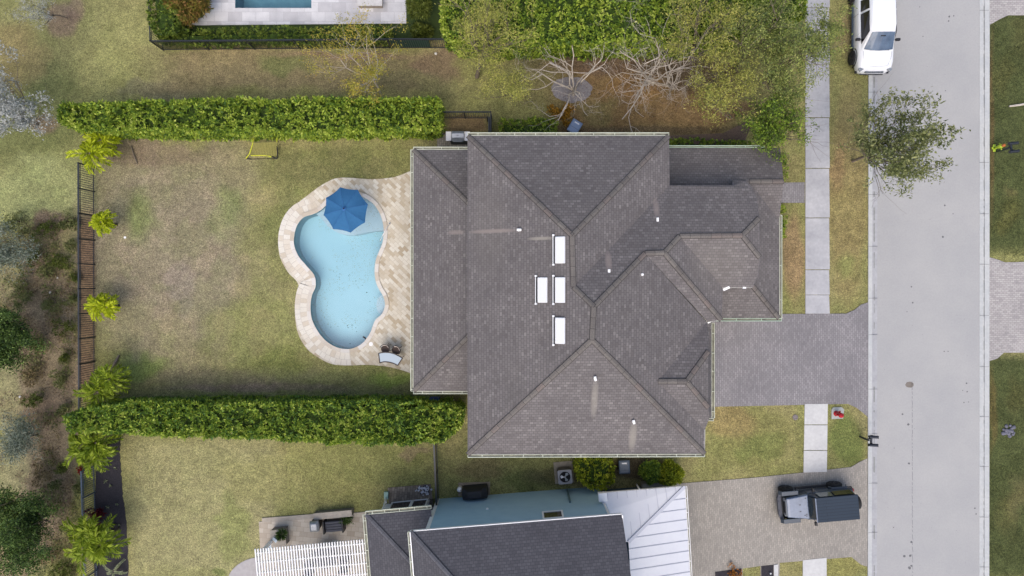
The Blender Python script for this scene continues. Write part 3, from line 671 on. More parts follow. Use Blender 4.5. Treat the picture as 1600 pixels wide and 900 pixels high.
# eave edge boards and walls
wm = MB()
wm.prism([(-1.75, 7.1), (7.3, 7.1), (7.3, 4.7), (11.5, 4.7), (11.5, .35), (10.1, .35), (10.1, -1.4), (9.2, -1.4), (9.2, -7.8), (-1.75, -7.8)], 0, 5.45)
wm.build('wall', WALL, hs, world=True)
wm = MB(); wm.prism([(-2.1, 5.6), (-1.76, 5.6), (-1.76, -3.9), (-2.1, -3.9)], 0, 2.9)
wm.build('lower_wall', WALL, hs, world=True)
for y in (7.1, 2.9, -1.2, -5.2): MB().box((-4.95, y, 1.45), (.35, .35, 2.9)).build('porch_column', WALL, hs, world=True)
wm = MB()
wm.prism([(11.51, 4.6), (13.8, 4.6), (13.8, -1.2), (10.11, -1.2), (10.11, .34), (11.51, .34)], 0, 2.85)
wm.build('lower_wall', WALL, hs, world=True); wm = MB()
wm.prism([(9.21, -1.9), (10.3, -1.9), (10.3, -6.7), (9.21, -6.7)], 0, 2.9)
wm.build('lower_wall', WALL, hs, world=True)
FASC = M('fascia_paint', S(216, 216, 208), rough=.5); EDGE = M('roof_edge', S(112, 109, 112), rough=.9)
def fascia(a, b_, h=.16, t=.03, mat=None): MB().bar(Vector(a) - Vector((0, 0, h / 2 + .012)), Vector(b_) - Vector((0, 0, h / 2 + .012)), t, h).build('fascia', mat or FASC, hs, world=True)
for a, b_ in ((A, C), (B, W1), (Pp, S1), (W1, E1)): fascia(a, b_, mat=EDGE)
for a, b_ in ((A, B), (C, D), (D, De), (Vg, Pp), (S1, I2), (wa, wb), ((gx, -1.9, 3), (gx, -6.95, 3)), ((ex, 3.6, 2.95), (ex, -1.62, 2.95))): fascia(a, b_)
for a, b_ in ((E1, E2), (E2, E3), (E3, E4), (E4, Q1), (Q1, Q2), (Q2, I1), (I1, I2)): fascia(a, b_, mat=EDGE)
# soffits so that the roof is closed from below
sf = MB(); sf.poly([A - Vector((0, 0, .15)), C - Vector((0, 0, .15)), D - Vector((0, 0, .1)), De - Vector((0, 0, .15)), Pp - Vector((0, 0, .2)), S1 - Vector((0, 0, .2)), W1 - Vector((0, 0, .15)), B - Vector((0, 0, .15))]); sf.build('soffit', FASC, hs, world=True)
gutter(A, B, (0, 1, 0), hs); gutter(C, D, (0, -1, 0), hs); gutter(wa, wb, (-1, 0, 0), hs); gutter(wa, (A.x + .3, wa.y, ez), (0, 1, 0), hs); gutter(wb, (A.x + .2, wb.y, ez), (0, -1, 0), hs)
MINT = M('mint_gutter', S(206, 232, 208), S(196, 222, 196), 3, .5)
gutter((10.9, -1.62, 2.95), (ex + .12, -1.62, 2.95), (0, -1, 0), hs, MINT, strap=1.4); gutter((ex, 3.9, 2.95), (ex, -1.62, 2.95), (1, 0, 0), hs, CREAM, strap=2)
gutter((gx, -1.87, 3.0), (gx, -6.95, 3.0), (1, 0, 0), hs, CREAM, wd=.16); gutter((gx - .35, -6.95, 3.0), (gx + .1, -6.95, 3.0), (0, -1, 0), hs, CREAM, strap=5)
gutter((8.0, 7.52, 2.93), (13.5, 7.52, 2.93), (0, 1, 0), hs, MINT, wd=.1, strap=9)
MB().box(V3(1108, 503, 5.4), (.18, .1, .06), rz=.5).build('flashing', WHITE, hs, world=True)
MB().bar(V3(1130, 453, 5.65), V3(1140, 448.5, 5.75), .12, .03).build('flashing', WHITE, hs, world=True)
MB().box(P(1163, 449.5, 5.7), (.16, .1, .05)).build('flashing', WHITE, hs, world=True)
garage = MB()
for i in range(4): garage.box((10.31, -4.3, .35 + i * .6), (.04, 4.2, .56))
garage.build('garage_door', WHITE, hs, world=True)
# skylights (white domed) on west slope
def onW(px, py):     # point on west slope plane
    z = 7.2
    for _ in range(12): p = P(px, py, z); z = 5.6 + .5 * (p.x - A.x)
    return P(px, py, z)
sky_lbl = ['white skylight nearest the north ridge, alone above the middle pair', 'white skylight of the middle pair nearer the lawn, farther from the ridge', 'white skylight of the middle pair nearer the ridge', 'southernmost white skylight, alone below the middle pair']
ACRY = M('white_acrylic', (.72, .73, .74, 1), rough=.25)
for (x, y), hh, lb in zip([(875, 390.5), (847.5, 453), (875, 453), (875, 516.5)], (42, 40, 40, 41), sky_lbl):
    c = onW(x, y); L = hh / 33.6; Wd = 15 / 33.6
    R = Matrix.Rotation(-math.atan(.5), 3, 'Y')
    f = MB().box((0, 0, .05), (Wd + .06, L, .11), m=R).build('skylight', ACRY, hs); f.location = c - HLOC; f.modifiers.new('b', 'BEVEL').width = .03
    f['label'] = lb
    g = MB().box((-(Wd / 2 + .09), 0, .03 - .05), (.035, L + .12, .06), m=R)
    for sy in (-1, 1): g.box((-(Wd / 2 + .08), sy * (L / 2 + .06), -.0), (.09, .08, .09), m=R)
    g.build('frame', WHITE, f)
    MB().box((-(Wd / 2 + .055), 0, .0), (.05, L, .05), m=R).build('gap', DARK, f)
def roofz(polys, px, py): pass
for (x, y, z, an, l) in [(811, 359.5, 6.85, 0, .22), (1026.5, 343.5, 6.35, PI / 2, .2), (951, 424, 7.55, PI / 2, .2), (929.5, 591, 7.62, PI / 2 + .2, .22), (989.5, 658.5, 6.5, PI / 2 + .2, .2), (1003, 429, 7.3, 0, .07)]:
    c = P(x, y, z); m = MB().disc(c + Vector((0, 0, -.15)), .07, .3, 10)
    d = Vector((math.cos(an), math.sin(an), 0)) * l / 2
    m.bar(c - d + Vector((0, 0, .16)), c + d + Vector((0, 0, .16)), .12, .06); m.build('vent_pipe', WHITE, hs, world=True, bevel=.02)

# --- blue neighbour, turned a few degrees
TH = math.radians(5.2)
nb = thing('house', 'blue walled house with dark shingle roofs and a white metal porch roof', 'house', P(800, 860, 0))
m_dir.append(TH)
ea = V3(641, 831, 5.8); eb = V3(972, 804, 5.8); dirx = (eb - ea).normalized(); diry = Vector((-dirx.y, dirx.x, 0))
up = MB(); far = -11
ec = ea + diry * far; ed = eb + diry * far; hh = 4.4
n1_ = ea + dirx * hh - diry * hh + Vector((0, 0, hh * .55)); n2_ = eb - diry * hh + Vector((0, 0, hh * .55))
n3_ = ec + dirx * hh + diry * hh + Vector((0, 0, hh * .55)); n4_ = ed + diry * hh + Vector((0, 0, hh * .55))
roofpoly(up, [ea, eb, n2_, n1_]); roofpoly(up, [ea, n1_, n3_, ec]); roofpoly(up, [n1_, n2_, n4_, n3_]); roofpoly(up, [ec, n3_, n4_, ed])
o = up.build('roof', SHING2, nb, world=True)
cp = MB(); caps(cp, ea, n1_); cp.build('ridge_cap', CAPM2, o).data.transform(Matrix.Translation(-Vector(nb.location)))
lo = MB(); la = V3(571.5, 804, 3.0); lb_ = V3(674, 795, 3.0); lc = la + diry * -9; hl = 4.6
lh = la + dirx * hl - diry * hl + Vector((0, 0, hl * .42)); lx = la + dirx * hl + Vector((0, 0, 0))
roofpoly(lo, [la, lb_, lb_ + dirx * .9, lx, lh]) if False else roofpoly(lo, [la, lb_, lb_ - diry * 2.2 + Vector((0, 0, .92)), V3(668, 826, 3.95), lh])
roofpoly(lo, [la, lh, lc + dirx * hl + Vector((0, 0, hl * .42)), lc])
o = lo.build('lower_roof', SHING2, nb, world=True)
cp = MB(); caps(cp, la, lh); cp.build('ridge_cap', CAPM2, o).data.transform(Matrix.Translation(-Vector(nb.location)))
# metal porch roof
METR = M('white_metal_roof', S(224, 226, 234), S(230, 232, 238), 1.2, .4)
mr = MB(); ma_ = V3(935, 771, 3.0); mb_ = V3(1070, 760, 3.0); mc = V3(1079, 912, 3.0); hx = 3.3
mh = mb_ + (V3(982, 847, 3.7) - mb_); ml = V3(951, 806, 3.75)
md = mh + (mc - mb_) * .98; 
roofpoly(mr, [ma_, mb_, mh, V3(960, 846, 3.7), V3(946, 800, 3.35)]); roofpoly(mr, [mb_, mc, mc + (mh - mb_), mh])
o = mr.build('metal_roof', METR, nb, world=True)
sm = MB(); upv = Vector((0, 0, .03))
d1 = (mb_ - ma_).normalized(); dd = Vector((d1.y, -d1.x, 0)); L1 = (mb_ - ma_).length
hipd = mh - mb_
for i in range(1, 9):
    s_ = L1 - i * .52
    if s_ < .1: break
    p = ma_ + d1 * s_; tt = min((L1 - s_) / abs(hipd.dot(d1)), 1); e = mb_ + hipd * tt
    q_ = p + dd * (e - p).dot(dd); q_.z = e.z
    sm.bar(p + upv * .6, q_ + upv * .6, .04, .03)
d2 = (mc - mb_).normalized()
for i in range(1, 11):
    s_ = i * .56 + .1; p = mb_ + d2 * s_; tt = min(s_ / hipd.dot(d2), 1); e = mb_ + hipd * tt; q_ = p + Vector((-d2.y, d2.x, 0)) * (e - p).dot(Vector((-d2.y, d2.x, 0))); q_.z = e.z
    sm.bar(p + upv * .6, q_ + upv * .6, .04, .03)
sm.bar(mb_ + upv, mh + upv, .16, .05)
sm.build('seam', M('seam_metal', S(204, 207, 218), rough=.5), o).data.transform(Matrix.Translation(-Vector(nb.location)))
g = Vector((d2.y, -d2.x, 0)); g = g if g.x > 0 else -g
gutter(mb_, mc, g, nb, WHITE, wd=.1, strap=.8)
for a, b_, t_w in ((ma_ - upv * 3, mb_ - upv * 3, .03), (ea - upv * 3, eb - upv * 3, .08), (ea, ec, .05), (eb, ed, .05)): MB().bar(a, b_, t_w, .16).build('fascia', WHITE, nb, world=True)
gutter(la, lb_, diry, nb, CREAM, wd=.17, strap=.7); gutter(la, lc, -dirx, nb, CREAM, wd=.15, strap=.75); gutter(ea, ec, -dirx, nb, CREAM, wd=.12, strap=.8)
# walls
w0 = P(683, 779.5, 0); w1 = P(935, 760, 0); dw = (w1 - w0).normalized(); dn_ = Vector((-dw.y, dw.x, 0))
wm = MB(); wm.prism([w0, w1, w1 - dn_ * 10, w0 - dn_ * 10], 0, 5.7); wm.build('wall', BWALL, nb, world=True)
TRIMM = M('white_trim', (.78, .78, .78, 1), rough=.5)
tm = MB(); tm.prism([w0 + dn_ * .03 - dw * .03, w0 + dn_ * .03 + dw * .16, w0 - dn_ * .1 + dw * .16, w0 - dn_ * .1 - dw * .03], 0, 5.6)
tm.build('corner_trim', TRIMM, nb, world=True); tm = MB()
tm.bar(w1 + dn_ * .02 + Vector((0, 0, 3.1)) - dw * .1, w1 + dn_ * .02 + Vector((0, 0, 5.6)) - dw * .1, .1, .1)
tm.build('corner_trim', TRIMM, nb, world=True)
wt = (P(863, 800, 3.9) - w0).dot(dw) ; wc = w0 + dw * wt + dn_ * .03 + Vector((0, 0, 4.35))
wf = MB()
for sx in (-1, 1): wf.box(wc + dw * sx * .5, (.09, .06, 1.1), rz=math.atan2(dw.y, dw.x))
for sz in (-1, 1): wf.box(wc + Vector((0, 0, sz * .51)), (1.05, .07, .09), rz=math.atan2(dw.y, dw.x))
wo = wf.build('window', TRIMM, nb, world=True); MB().box(wc - dn_ * .012, (.92, .03, .95), rz=math.atan2(dw.y, dw.x)).build('pane', DGLASS, wo).data.transform(Matrix.Translation(-Vector(nb.location)))
dp = w0 + dw * 7.5 + dn_ * .06
MB().bar(dp + Vector((0, 0, .3)), dp + Vector((0, 0, 2.6)), .12, .09).build('drain_pipe', M('pipe_green', S(96, 124, 132), rough=.5), nb, world=True)
MB().disc(w0 + dw * 3 + dn_ * 0 + Vector((0, 0, 2.5)), .07, .12, 10).build('wall_vent', WHITE, nb, world=True)
# lower wing wall with dark glazed door, entry window on the porch side
lw0 = P(603, 787.5, 0); 
wm = MB(); wm.prism([lw0, w0 - dw * .04, w0 - dw * .04 - dn_ * 9, lw0 - dn_ * 9], 0, 2.85); wm.build('lower_wall', TRIMM, nb, world=True)
dmn = MB(); lz = Vector((0, 0, 1.05)); dwl = ((w0 - dw * .04) - lw0).normalized(); dnl = Vector((-dwl.y, dwl.x, 0)); rzl = math.atan2(dwl.y, dwl.x); LL = ((w0) - lw0).length
df = MB()
for s0, s1 in ((.45, 1.55), (1.62, 2.45), (2.6, 2.95)):
    if s1 > LL: s1 = LL - .05
    c = lw0 + dwl * (s0 + s1) / 2 + dnl * .035 + lz
    df.box(c, (s1 - s0, .04, 2.0), rz=rzl); 
gd = df.build('glass_door', DGLASS, nb, world=True)
df = MB()
for s0, s1 in ((.35, 1.58), (1.58, 2.5)):
    for s_ in (s0 + .04, s1 - .04): df.box(lw0 + dwl * s_ + dnl * .065 + lz, (.08, .04, 2.1), rz=rzl)
    for zz in (.05, 2.08): df.box(lw0 + dwl * (s0 + s1) / 2 + dnl * .067 + Vector((0, 0, zz)), (s1 - s0, .04, .08), rz=rzl)
df.build('door_frame', TRIMM, gd).data.transform(Matrix.Translation(-Vector(nb.location)))
MB().tube([P(603, 786, .05), P(602.5, 779, .12), P(600, 791, 2.0), P(597, 797, 2.9)], .05, 8).build('drain_pipe', TRIMM, nb, world=True)
MB().box(P(603.5, 774, .1), (.24, .42, .14)).build('splash_block', M('mint', S(164, 196, 182), rough=.7), nb, world=True)
# porch entry: blue wall below metal roof and white box
wm = MB(); e0 = P(943, 765, 0); e1 = P(1046, 757, 0); wm.prism([e0, e1, e1 - dn_ * 7, e0 - dn_ * 7], 0, 2.9)
wm.build('porch_wall', M('navy_siding', S(66, 92, 112), S(58, 84, 104), 3, .6), nb, world=True)
pc = e0 + dw * 1.9 + dn_ * .02; MB().box(pc + Vector((0, 0, 1.4)), (3.0, .03, 1.9), rz=math.atan2(dw.y, dw.x)).build('window', glassmat('blue_glass', S(52, 78, 92)), nb, world=True)
MB().box(P(1022, 759, .25), (1.45, .5, .5), rz=TH).build('step', M('tan_step', S(176, 172, 158), S(150, 146, 132), 3, .8), nb, world=True, bevel=.02)
MB().bar(P(995, 757, .3), P(999, 764.5, 2.9), .08, .08).build('porch_post', TRIMM, nb, world=True)
MB().box(P(941.5, 776, 3.15), (.46, .46, .3), rz=TH).build('chimney', WHITE, nb, world=True, bevel=.02)
m_dir.clear()

# ---------------------------------------------------------------- fences
def fence(a, b_, label, h=1.5, post=1.46, pick=.125, mat=BLACKM, group='metal fences', cat='fence', top=.05):
    a = Vector(a); b_ = Vector(b_); t = thing('fence', label, cat, a, 0, group); d = b_ - a; L = d.length; dn = d / L
    u = Vector((0, 0, 1)); r = MB(); r.bar(u * h, d + u * h, top, .04); r.bar(u * (h - .16), d + u * (h - .16), .03, .03); r.bar(u * .12, d + u * .12, .035, .035); r.build('rail', mat, t)
    n = max(1, round(L / post)); p = None
    for i in range(n + 1):
        c = dn * (L * i / n)
        if p is None: p = MB().box((0, 0, h / 2 + .03), (.065, .065, h + .06)).build('post', mat, t); p.location = c
        else: q = p.copy(); COL.objects.link(q); q.parent = t; q.location = c
    m = MB(); k = pick
    while k < L: c = dn * k; m.box((c.x, c.y, h / 2 + .02), (.022, .022, h - .06)); k += pick
    m.build('pickets', mat, t); return t
fence(P(148, 262), P(149, 640), 'long black metal fence along the west edge of the dry back yard', top=.085)
fence(P(148, 728), P(154, 930), 'slate grey metal fence beside the black mulch bed', h=1.25, mat=BLUEM, top=.08)
fence(P(256, 78.5), P(612, 75.5), 'black metal fence below the clipped hedge of the northern garden', post=2.4)
fence(P(256, 78.5), P(250, -60), 'black metal fence running north behind the corner hedge at the top left', post=2.4)
ff = fence(P(612, 75.5), P(700, 75.5), 'black metal fence section screened with green mesh beside the tall hedge', post=2.4)
SCRM = M('green_mesh', S(34, 66, 60), S(44, 80, 66), 5, .9); MB().box((1.18, .03, .72), (2.2, .015, 1.38)).build('mesh_screen', SCRM, ff)
fence(P(687, 185), P(768, 185), 'short black metal fence north of the house between hedge and house corner', post=1.5)
fence(P(768, 185), P(768, 213), 'stub of black metal fence running from the short fence to the house', post=1.0)
gt = thing('gate', 'folded black metal gate panel beside the north wall of the house', 'gate', P(765, 200))
MB().box((0, -.1, .6), (.08, .9, 1.2)).box((.1, -.15, .6), (.05, .85, 1.2)).build('panel', BLACKM, gt); MB().box((-.1, .38, .6), (.06, .06, 1.2)).build('post', BLACKM, gt)
fence(P(680, 640), P(686, 781), 'black metal side fence between the lower hedge and the blue house', h=1.3, post=1.5, pick=.1, top=.1)

# ---------------------------------------------------------------- foliage
def unit(v): return v / np.maximum(np.linalg.norm(v, axis=-1, keepdims=True), 1e-6)
def leafcloud(name, C, D, L, W, mat, parent=None, cup=.25):
    """one diamond leaf per row of C, pointing along D"""
    n = len(C); D = unit(D); S_ = unit(np.cross(D, unit(rng.normal(size=(n, 3))))); N_ = np.cross(S_, D)
    L = np.broadcast_to(L, n)[:, None]; W = np.broadcast_to(W, n)[:, None]
    v = np.stack([C, C + D * L * .5 + S_ * W * .5 + N_ * W * cup, C + D * L - N_ * L * .1, C + D * L * .5 - S_ * W * .5 + N_ * W * cup], 1).reshape(-1, 3)
    if parent is not None: v = v - np.array(parent.location)[None]
    return npmesh(name, v, np.arange(4 * n).reshape(n, 4), mat, parent)
def clumps(C, N, per, L, W, spread, name, mat, parent):
    C = np.repeat(C, per, 0); N = np.repeat(N, per, 0); n = len(C)
    D = unit(N) * .5 + rng.normal(size=(n, 3)) * spread
    return leafcloud(name, C + rng.normal(size=(n, 3)) * L * .15, D, L * rng.uniform(.7, 1.3, n), W * rng.uniform(.7, 1.3, n), mat, parent)
HEDGE = leafmat('hedge_leaf', [S(77, 111, 55), S(120, 152, 62), S(163, 189, 68), S(196, 217, 84), S(223, 232, 121)], .3)
HEDGE2 = leafmat('lower_hedge_leaf', [S(70, 104, 60), S(107, 142, 64), S(147, 178, 66), S(185, 206, 79), S(215, 226, 115)], .3)
DKHEDGE = leafmat('dark_hedge_leaf', [S(66, 90, 37), S(99, 123, 48), S(136, 156, 61), S(167, 176, 81)], .2)
CORE = M('foliage_core', S(34, 50, 14), S(70, 96, 24), 9, 1, lo=.42, hi=.58)  # core added behind the leaves, dark so the gaps read as shaded depth
def hedge(loop, z, label, mat=HEDGE, dens=30, L=.19, W=.09, per=9, rough=.34, spread=.55, name='hedge', cat='hedge', inset=.0, group=None, zvar=.12):
    """loop: outline in photo px at height z; top + sides covered by leaf clumps over an inner core"""
    pts = [tuple(P(x, y, z)[:2]) for x, y in loop]; cen = np.mean(np.array(pts), 0)
    t = thing(name, label, cat, (cen[0], cen[1], 0), 0, group)
    a = np.array(pts); x0, y0 = a.min(0); x1, y1 = a.max(0)
    ar = (x1 - x0) * (y1 - y0); n = int(ar * dens); X = rng.uniform(x0, x1, n); Y = rng.uniform(y0, y1, n); k = inside(X, Y, pts); X, Y = X[k], Y[k]
    Zz = z - .22 - rng.random(len(X)) ** 2 * .35 + (fbm(X, Y, 2.7, 5, 2) - .5) * 2 * rough + rng.uniform(-.1, .05, len(X)) + (fbm(X, Y, .5, 9, 2) - .5) * zvar * 2
    Cs = [np.stack([X, Y, Zz], -1)]; Ns = [np.tile([0, 0, 1.], (len(X), 1))]
    area = 0.5 * sum(pts[i][0] * pts[(i + 1) % len(pts)][1] - pts[(i + 1) % len(pts)][0] * pts[i][1] for i in range(len(pts)))
    for i in range(len(pts)):
        p = np.array(pts[i]); q = np.array(pts[(i + 1) % len(pts)]); l = np.linalg.norm(q - p); m_ = int(l * z * dens * .8)
        if m_ < 1: continue
        u = rng.random(m_); h = rng.random(m_) ** .8 * (z - .2); nrm = np.array([q[1] - p[1], p[0] - q[0]]) / l * (1 if area > 0 else -1)
        bulge = .02 + .16 * (fbm(p[0] + (q[0] - p[0]) * u + h, p[1] + (q[1] - p[1]) * u + h * .7, 1.8, 3, 3) - .5) * 2
        c = p[None] + (q - p)[None] * u[:, None] + nrm[None] * (bulge - .08 * (1 - h / z))[:, None]
        Cs.append(np.stack([c[:, 0], c[:, 1], h], -1)); Ns.append(np.tile([nrm[0], nrm[1], .9], (m_, 1)))
    C = np.concatenate(Cs); N = np.concatenate(Ns) + rng.normal(size=(len(C), 3)) * .35
    clumps(C, N, per, L, W, spread, 'foliage', mat, t)
    ins = []
    for i in range(len(pts)):
        p0 = np.array(pts[i - 1]); p = np.array(pts[i]); p2 = np.array(pts[(i + 1) % len(pts)])
        d = unit((p2 - p0)[None])[0]; nr_ = np.array([d[1], -d[0]]) * (1 if area > 0 else -1); ins.append(tuple(p - nr_ * .2 - np.array(t.location[:2])))
    MB().prism(ins, 0, z - .62).build('dark_core', CORE, t)
    return t
def wob(loop, step=14, amp=1.6):
    out = []
    for i in range(len(loop)):
        a, b_ = loop[i], loop[(i + 1) % len(loop)]; l = math.hypot(b_[0] - a[0], b_[1] - a[1]); n = max(1, int(l / step))
        for k in range(n):
            f = k / n; out.append((a[0] + (b_[0] - a[0]) * f + random.uniform(-amp, amp), a[1] + (b_[1] - a[1]) * f + random.uniform(-amp, amp)))
    return out
hedge(wob([(94, 162), (180, 159), (280, 158), (290, 154), (420, 155), (684, 154), (682, 197), (560, 199), (330, 201), (200, 199), (124, 196), (88, 190), (87, 168)]), 2.9, 'long bright green clipped hedge along the north side of the back yard', dens=36)
hedge(wob([(96, 652), (150, 638), (210, 634), (420, 633), (600, 632), (700, 638), (719, 644), (717, 670), (688, 690), (560, 693), (400, 685), (200, 677), (104, 672)]), 2.9, 'long green clipped hedge along the south side of the back yard', HEDGE2, dens=36)
hedge(wob([(694, -40), (1262, -40), (1258, 20), (1180, 44), (1080, 59), (940, 60), (760, 62), (712, 56), (692, 40)]), 3.4, 'wide bright green hedge filling the top of the view north of the house', dens=30, per=9, L=.18)
hedge(wob([(240, 46), (420, 41), (607, 40), (606, 60), (420, 62), (245, 63)], 12, 1), 1.35, 'low olive green clipped hedge behind the black fence of the northern garden', DKHEDGE, L=.13, W=.07, dens=26, rough=.08)
hedge(wob([(228, -30), (270, -30), (268, 45), (238, 48), (230, 30)], 12, 1), 2.2, 'dark green corner hedge beside the northern pool terrace', DKHEDGE, L=.15, dens=22)
hedge(wob([(782, 186), (868, 186), (870, 208), (784, 209)], 12, 1.2), 1.1, 'small clipped bright green hedge against the north wall of the house', HEDGE, L=.13, W=.07, dens=26, rough=.08)
hedge(wob([(1050, 216), (1150, 218), (1175, 222), (1172, 240), (1050, 240)], 12, 1.2), 1.1, 'low dark green hedge along the north side of the porch', HEDGE2, L=.13, W=.07, dens=26, rough=.08)
hedge(wob([(1216, 320), (1231, 320), (1232, 370), (1222, 372), (1216, 350)], 8, 1), .8, 'narrow yellow green shrub row at the front of the house below the walkway', HEDGE, L=.1, W=.06, dens=34, rough=.06)
hedge(wob([(1218, 238), (1232, 240), (1234, 275), (1222, 284)], 8, 1), .7, 'narrow shrub row in front of the porch above the walkway', HEDGE2, L=.1, W=.06, dens=24, rough=.06)
BUSHY = leafmat('yellow_bush_leaf', [S(89, 106, 29), S(142, 161, 41), S(202, 211, 59), S(247, 244, 89)], .25)
def bush(px, py, r, h, label, mat=BUSHY, name='shrub', n=500, L=.14, W=.06, per=7, spread=.7, group=None, squash=1., rzt=0, core=True, ry=None):
    z = h * .6; c = P(px, py, z); t = thing(name, label, 'shrub', (c.x, c.y, 0), 0, group); rr = r * (H - z) / F; r2 = (ry or r) * (H - z) / F
    D = unit(rng.normal(size=(n, 3))); D[:, 2] = abs(D[:, 2]) * 1.1 - .25; D = unit(D)
    if not core:
        kl = 4; lo_ = rng.normal(size=(kl, 3)) * np.array([rr * .55, r2 * .55, .05]); li = rng.integers(0, kl, n)
    lump = .86 + .3 * (fbm(D[:, 0] * 2 + c.x, D[:, 1] * 2 + c.y, 1.2, 15, 3) - .5) * 2; q = rng.uniform(.8, 1, n) * lump
    C = np.stack([c.x + D[:, 0] * rr * q, c.y + D[:, 1] * r2 * q, np.maximum(h * .45 + D[:, 2] * h * .5 * q, .03)], -1)
    if not core: C = C * np.array([.0, .0, 1]) + np.array([c.x, c.y, 0]) + (C - np.array([c.x, c.y, 0])) * np.array([.62, .62, 0]) + lo_[li]; C[:, 2] = np.maximum(C[:, 2], .02)
    clumps(C, D + np.array([0, 0, .3]), per, L, W, spread, 'foliage', mat, t)
    if core:
        m = MB(); ks = 10
        for i in range(5):
            pass
        m.tube([(0, 0, 0), (0, 0, h * .25), (0, 0, h * .5), (0, 0, h * .72)], [rr * .35, rr * .62, rr * .66, rr * .3], 10); m.build('dark_core', CORE, t)
    else: MB().tube([(0, 0, 0), (.05, .05, h * .7)], [.04, .015], 6).build('stem', BARK, t)
    return t
hedge(wob([(902, 716), (952, 715), (959, 730), (958, 752), (945, 766), (925, 764), (908, 755), (901, 738)], 8, 1), 1.7, 'large square clipped yellow green bush between the air conditioner and the wheeled bin', BUSHY, name='shrub', cat='shrub', L=.15, W=.06, dens=30)
bush(1018, 738, 19, 1.4, 'rounded green bush left of its yellower neighbour by the porch', HEDGE2, n=420)
bush(1048, 741, 22, 1.5, 'rounded yellow green bush at the corner of the front lawn', BUSHY, n=480)
CROT = leafmat('croton_leaf', [S(82, 84, 33), S(137, 132, 55), S(176, 132, 82), S(150, 165, 60)], .2)
bush(290, 0, 34, 2.6, 'large mottled bush at the corner of the northern pool terrace', CROT, n=700, L=.24, W=.06)
OLIVE = leafmat('olive_leaf', [S(57, 73, 28), S(102, 115, 44), S(136, 147, 70)], .2)
bush(655, 4, 22, 2.2, 'soft dark green shrub on the artificial lawn', OLIVE, n=360, L=.22, W=.04)
bush(655, 47, 12, .8, 'low pale leaved bush beside the green mesh fence', OLIVE, n=160, L=.14); bush(668, 49, 10, .7, 'smaller pale bush next to the green mesh fence nearer the tall hedge', OLIVE, n=120, L=.14)
DRYL = leafmat('golden_leaf', [S(132, 100, 36), S(192, 144, 48), S(228, 180, 72)], .25)
bush(882, 178, 12, .9, 'small golden leaved shrub next to the grey bin behind the house', DRYL, n=120, L=.16, per=5, core=False)
bush(866, 172, 9, .7, 'small rusty shrub left of the golden leaved shrub', DRYL, n=60, L=.14, per=4, core=False)
REDL = leafmat('red_leaf', [S(70, 20, 30), S(120, 30, 44), S(90, 24, 30)], .2)
bush(151, 806, 10, .7, 'dark red leaved shrub at the south fence beside the black mulch', REDL, n=110, L=.16, per=5, core=False)
bush(126, 738, 5, .6, 'tiny bright red shrub at the end of the slate grey fence', leafmat('scarlet', [S(150, 40, 30), S(190, 60, 50)]), n=40, L=.12, per=4, core=False)

DKG = leafmat('dark_tree_leaf', [S(38, 60, 30), S(68, 92, 44), S(104, 132, 62), S(146, 168, 90)], .2)
GREYG = leafmat('grey_green_leaf', [S(97, 110, 91), S(136, 147, 128), S(184, 192, 179)], .2)
SILV = leafmat('silver_leaf', [S(138, 144, 140), S(176, 180, 176), S(212, 214, 212), S(150, 156, 144)], .15)
FUZZ = leafmat('yellow_green_needles', [S(127, 137, 69), S(174, 179, 87), S(218, 216, 114), S(247, 235, 135)], .35)
FUZD = leafmat('green_needles', [S(89, 109, 69), S(131, 147, 81), S(176, 187, 102), S(211, 212, 129)], .3)
YEL = leafmat('sparse_yellow_leaf', [S(143, 145, 57), S(189, 184, 75), S(223, 208, 93), S(208, 156, 78)], .35)
BRT = leafmat('bright_tree_leaf', [S(78, 90, 60), S(92, 117, 54), S(142, 173, 60), S(189, 216, 81)], .3)
STL = leafmat('street_tree_leaf', [S(77, 88, 50), S(114, 125, 71), S(154, 159, 100), S(188, 191, 130)], .2)
def branch(m, p, d, L, r, lev, maxlev, tips, nb=3, droop=.0, spread=.7, seg=3, upw=.1, wig=.16):
    pts = [p.copy()]; q = p.copy(); dd = d.copy()
    for i in range(seg):
        dd = (dd + Vector((random.gauss(0, wig), random.gauss(0, wig), random.gauss(0, wig * .6) + upw * .3 - droop * .3))).normalized()
        q = q + dd * (L / seg); pts.append(q.copy())
    rads = [r * (1 - .5 * i / seg) for i in range(seg + 1)]
    m.tube(pts, rads, 5 if lev else 7, cap=False)
    if lev >= maxlev: tips += [pts[-1], pts[-2]]
    elif lev == maxlev - 1: tips += [pts[-1]]
    if lev < maxlev:
        for k in range(nb + (1 if random.random() < .5 else 0)):
            i = random.randint(1, seg); s = pts[i]
            ax = Vector((random.gauss(0, 1), random.gauss(0, 1), random.gauss(0, .5))).normalized()
            nd = (dd + ax * spread).normalized()
            branch(m, s, nd, L * random.uniform(.55, .75), rads[i] * .62, lev + 1, maxlev, tips, nb, droop, spread, seg, upw, wig)
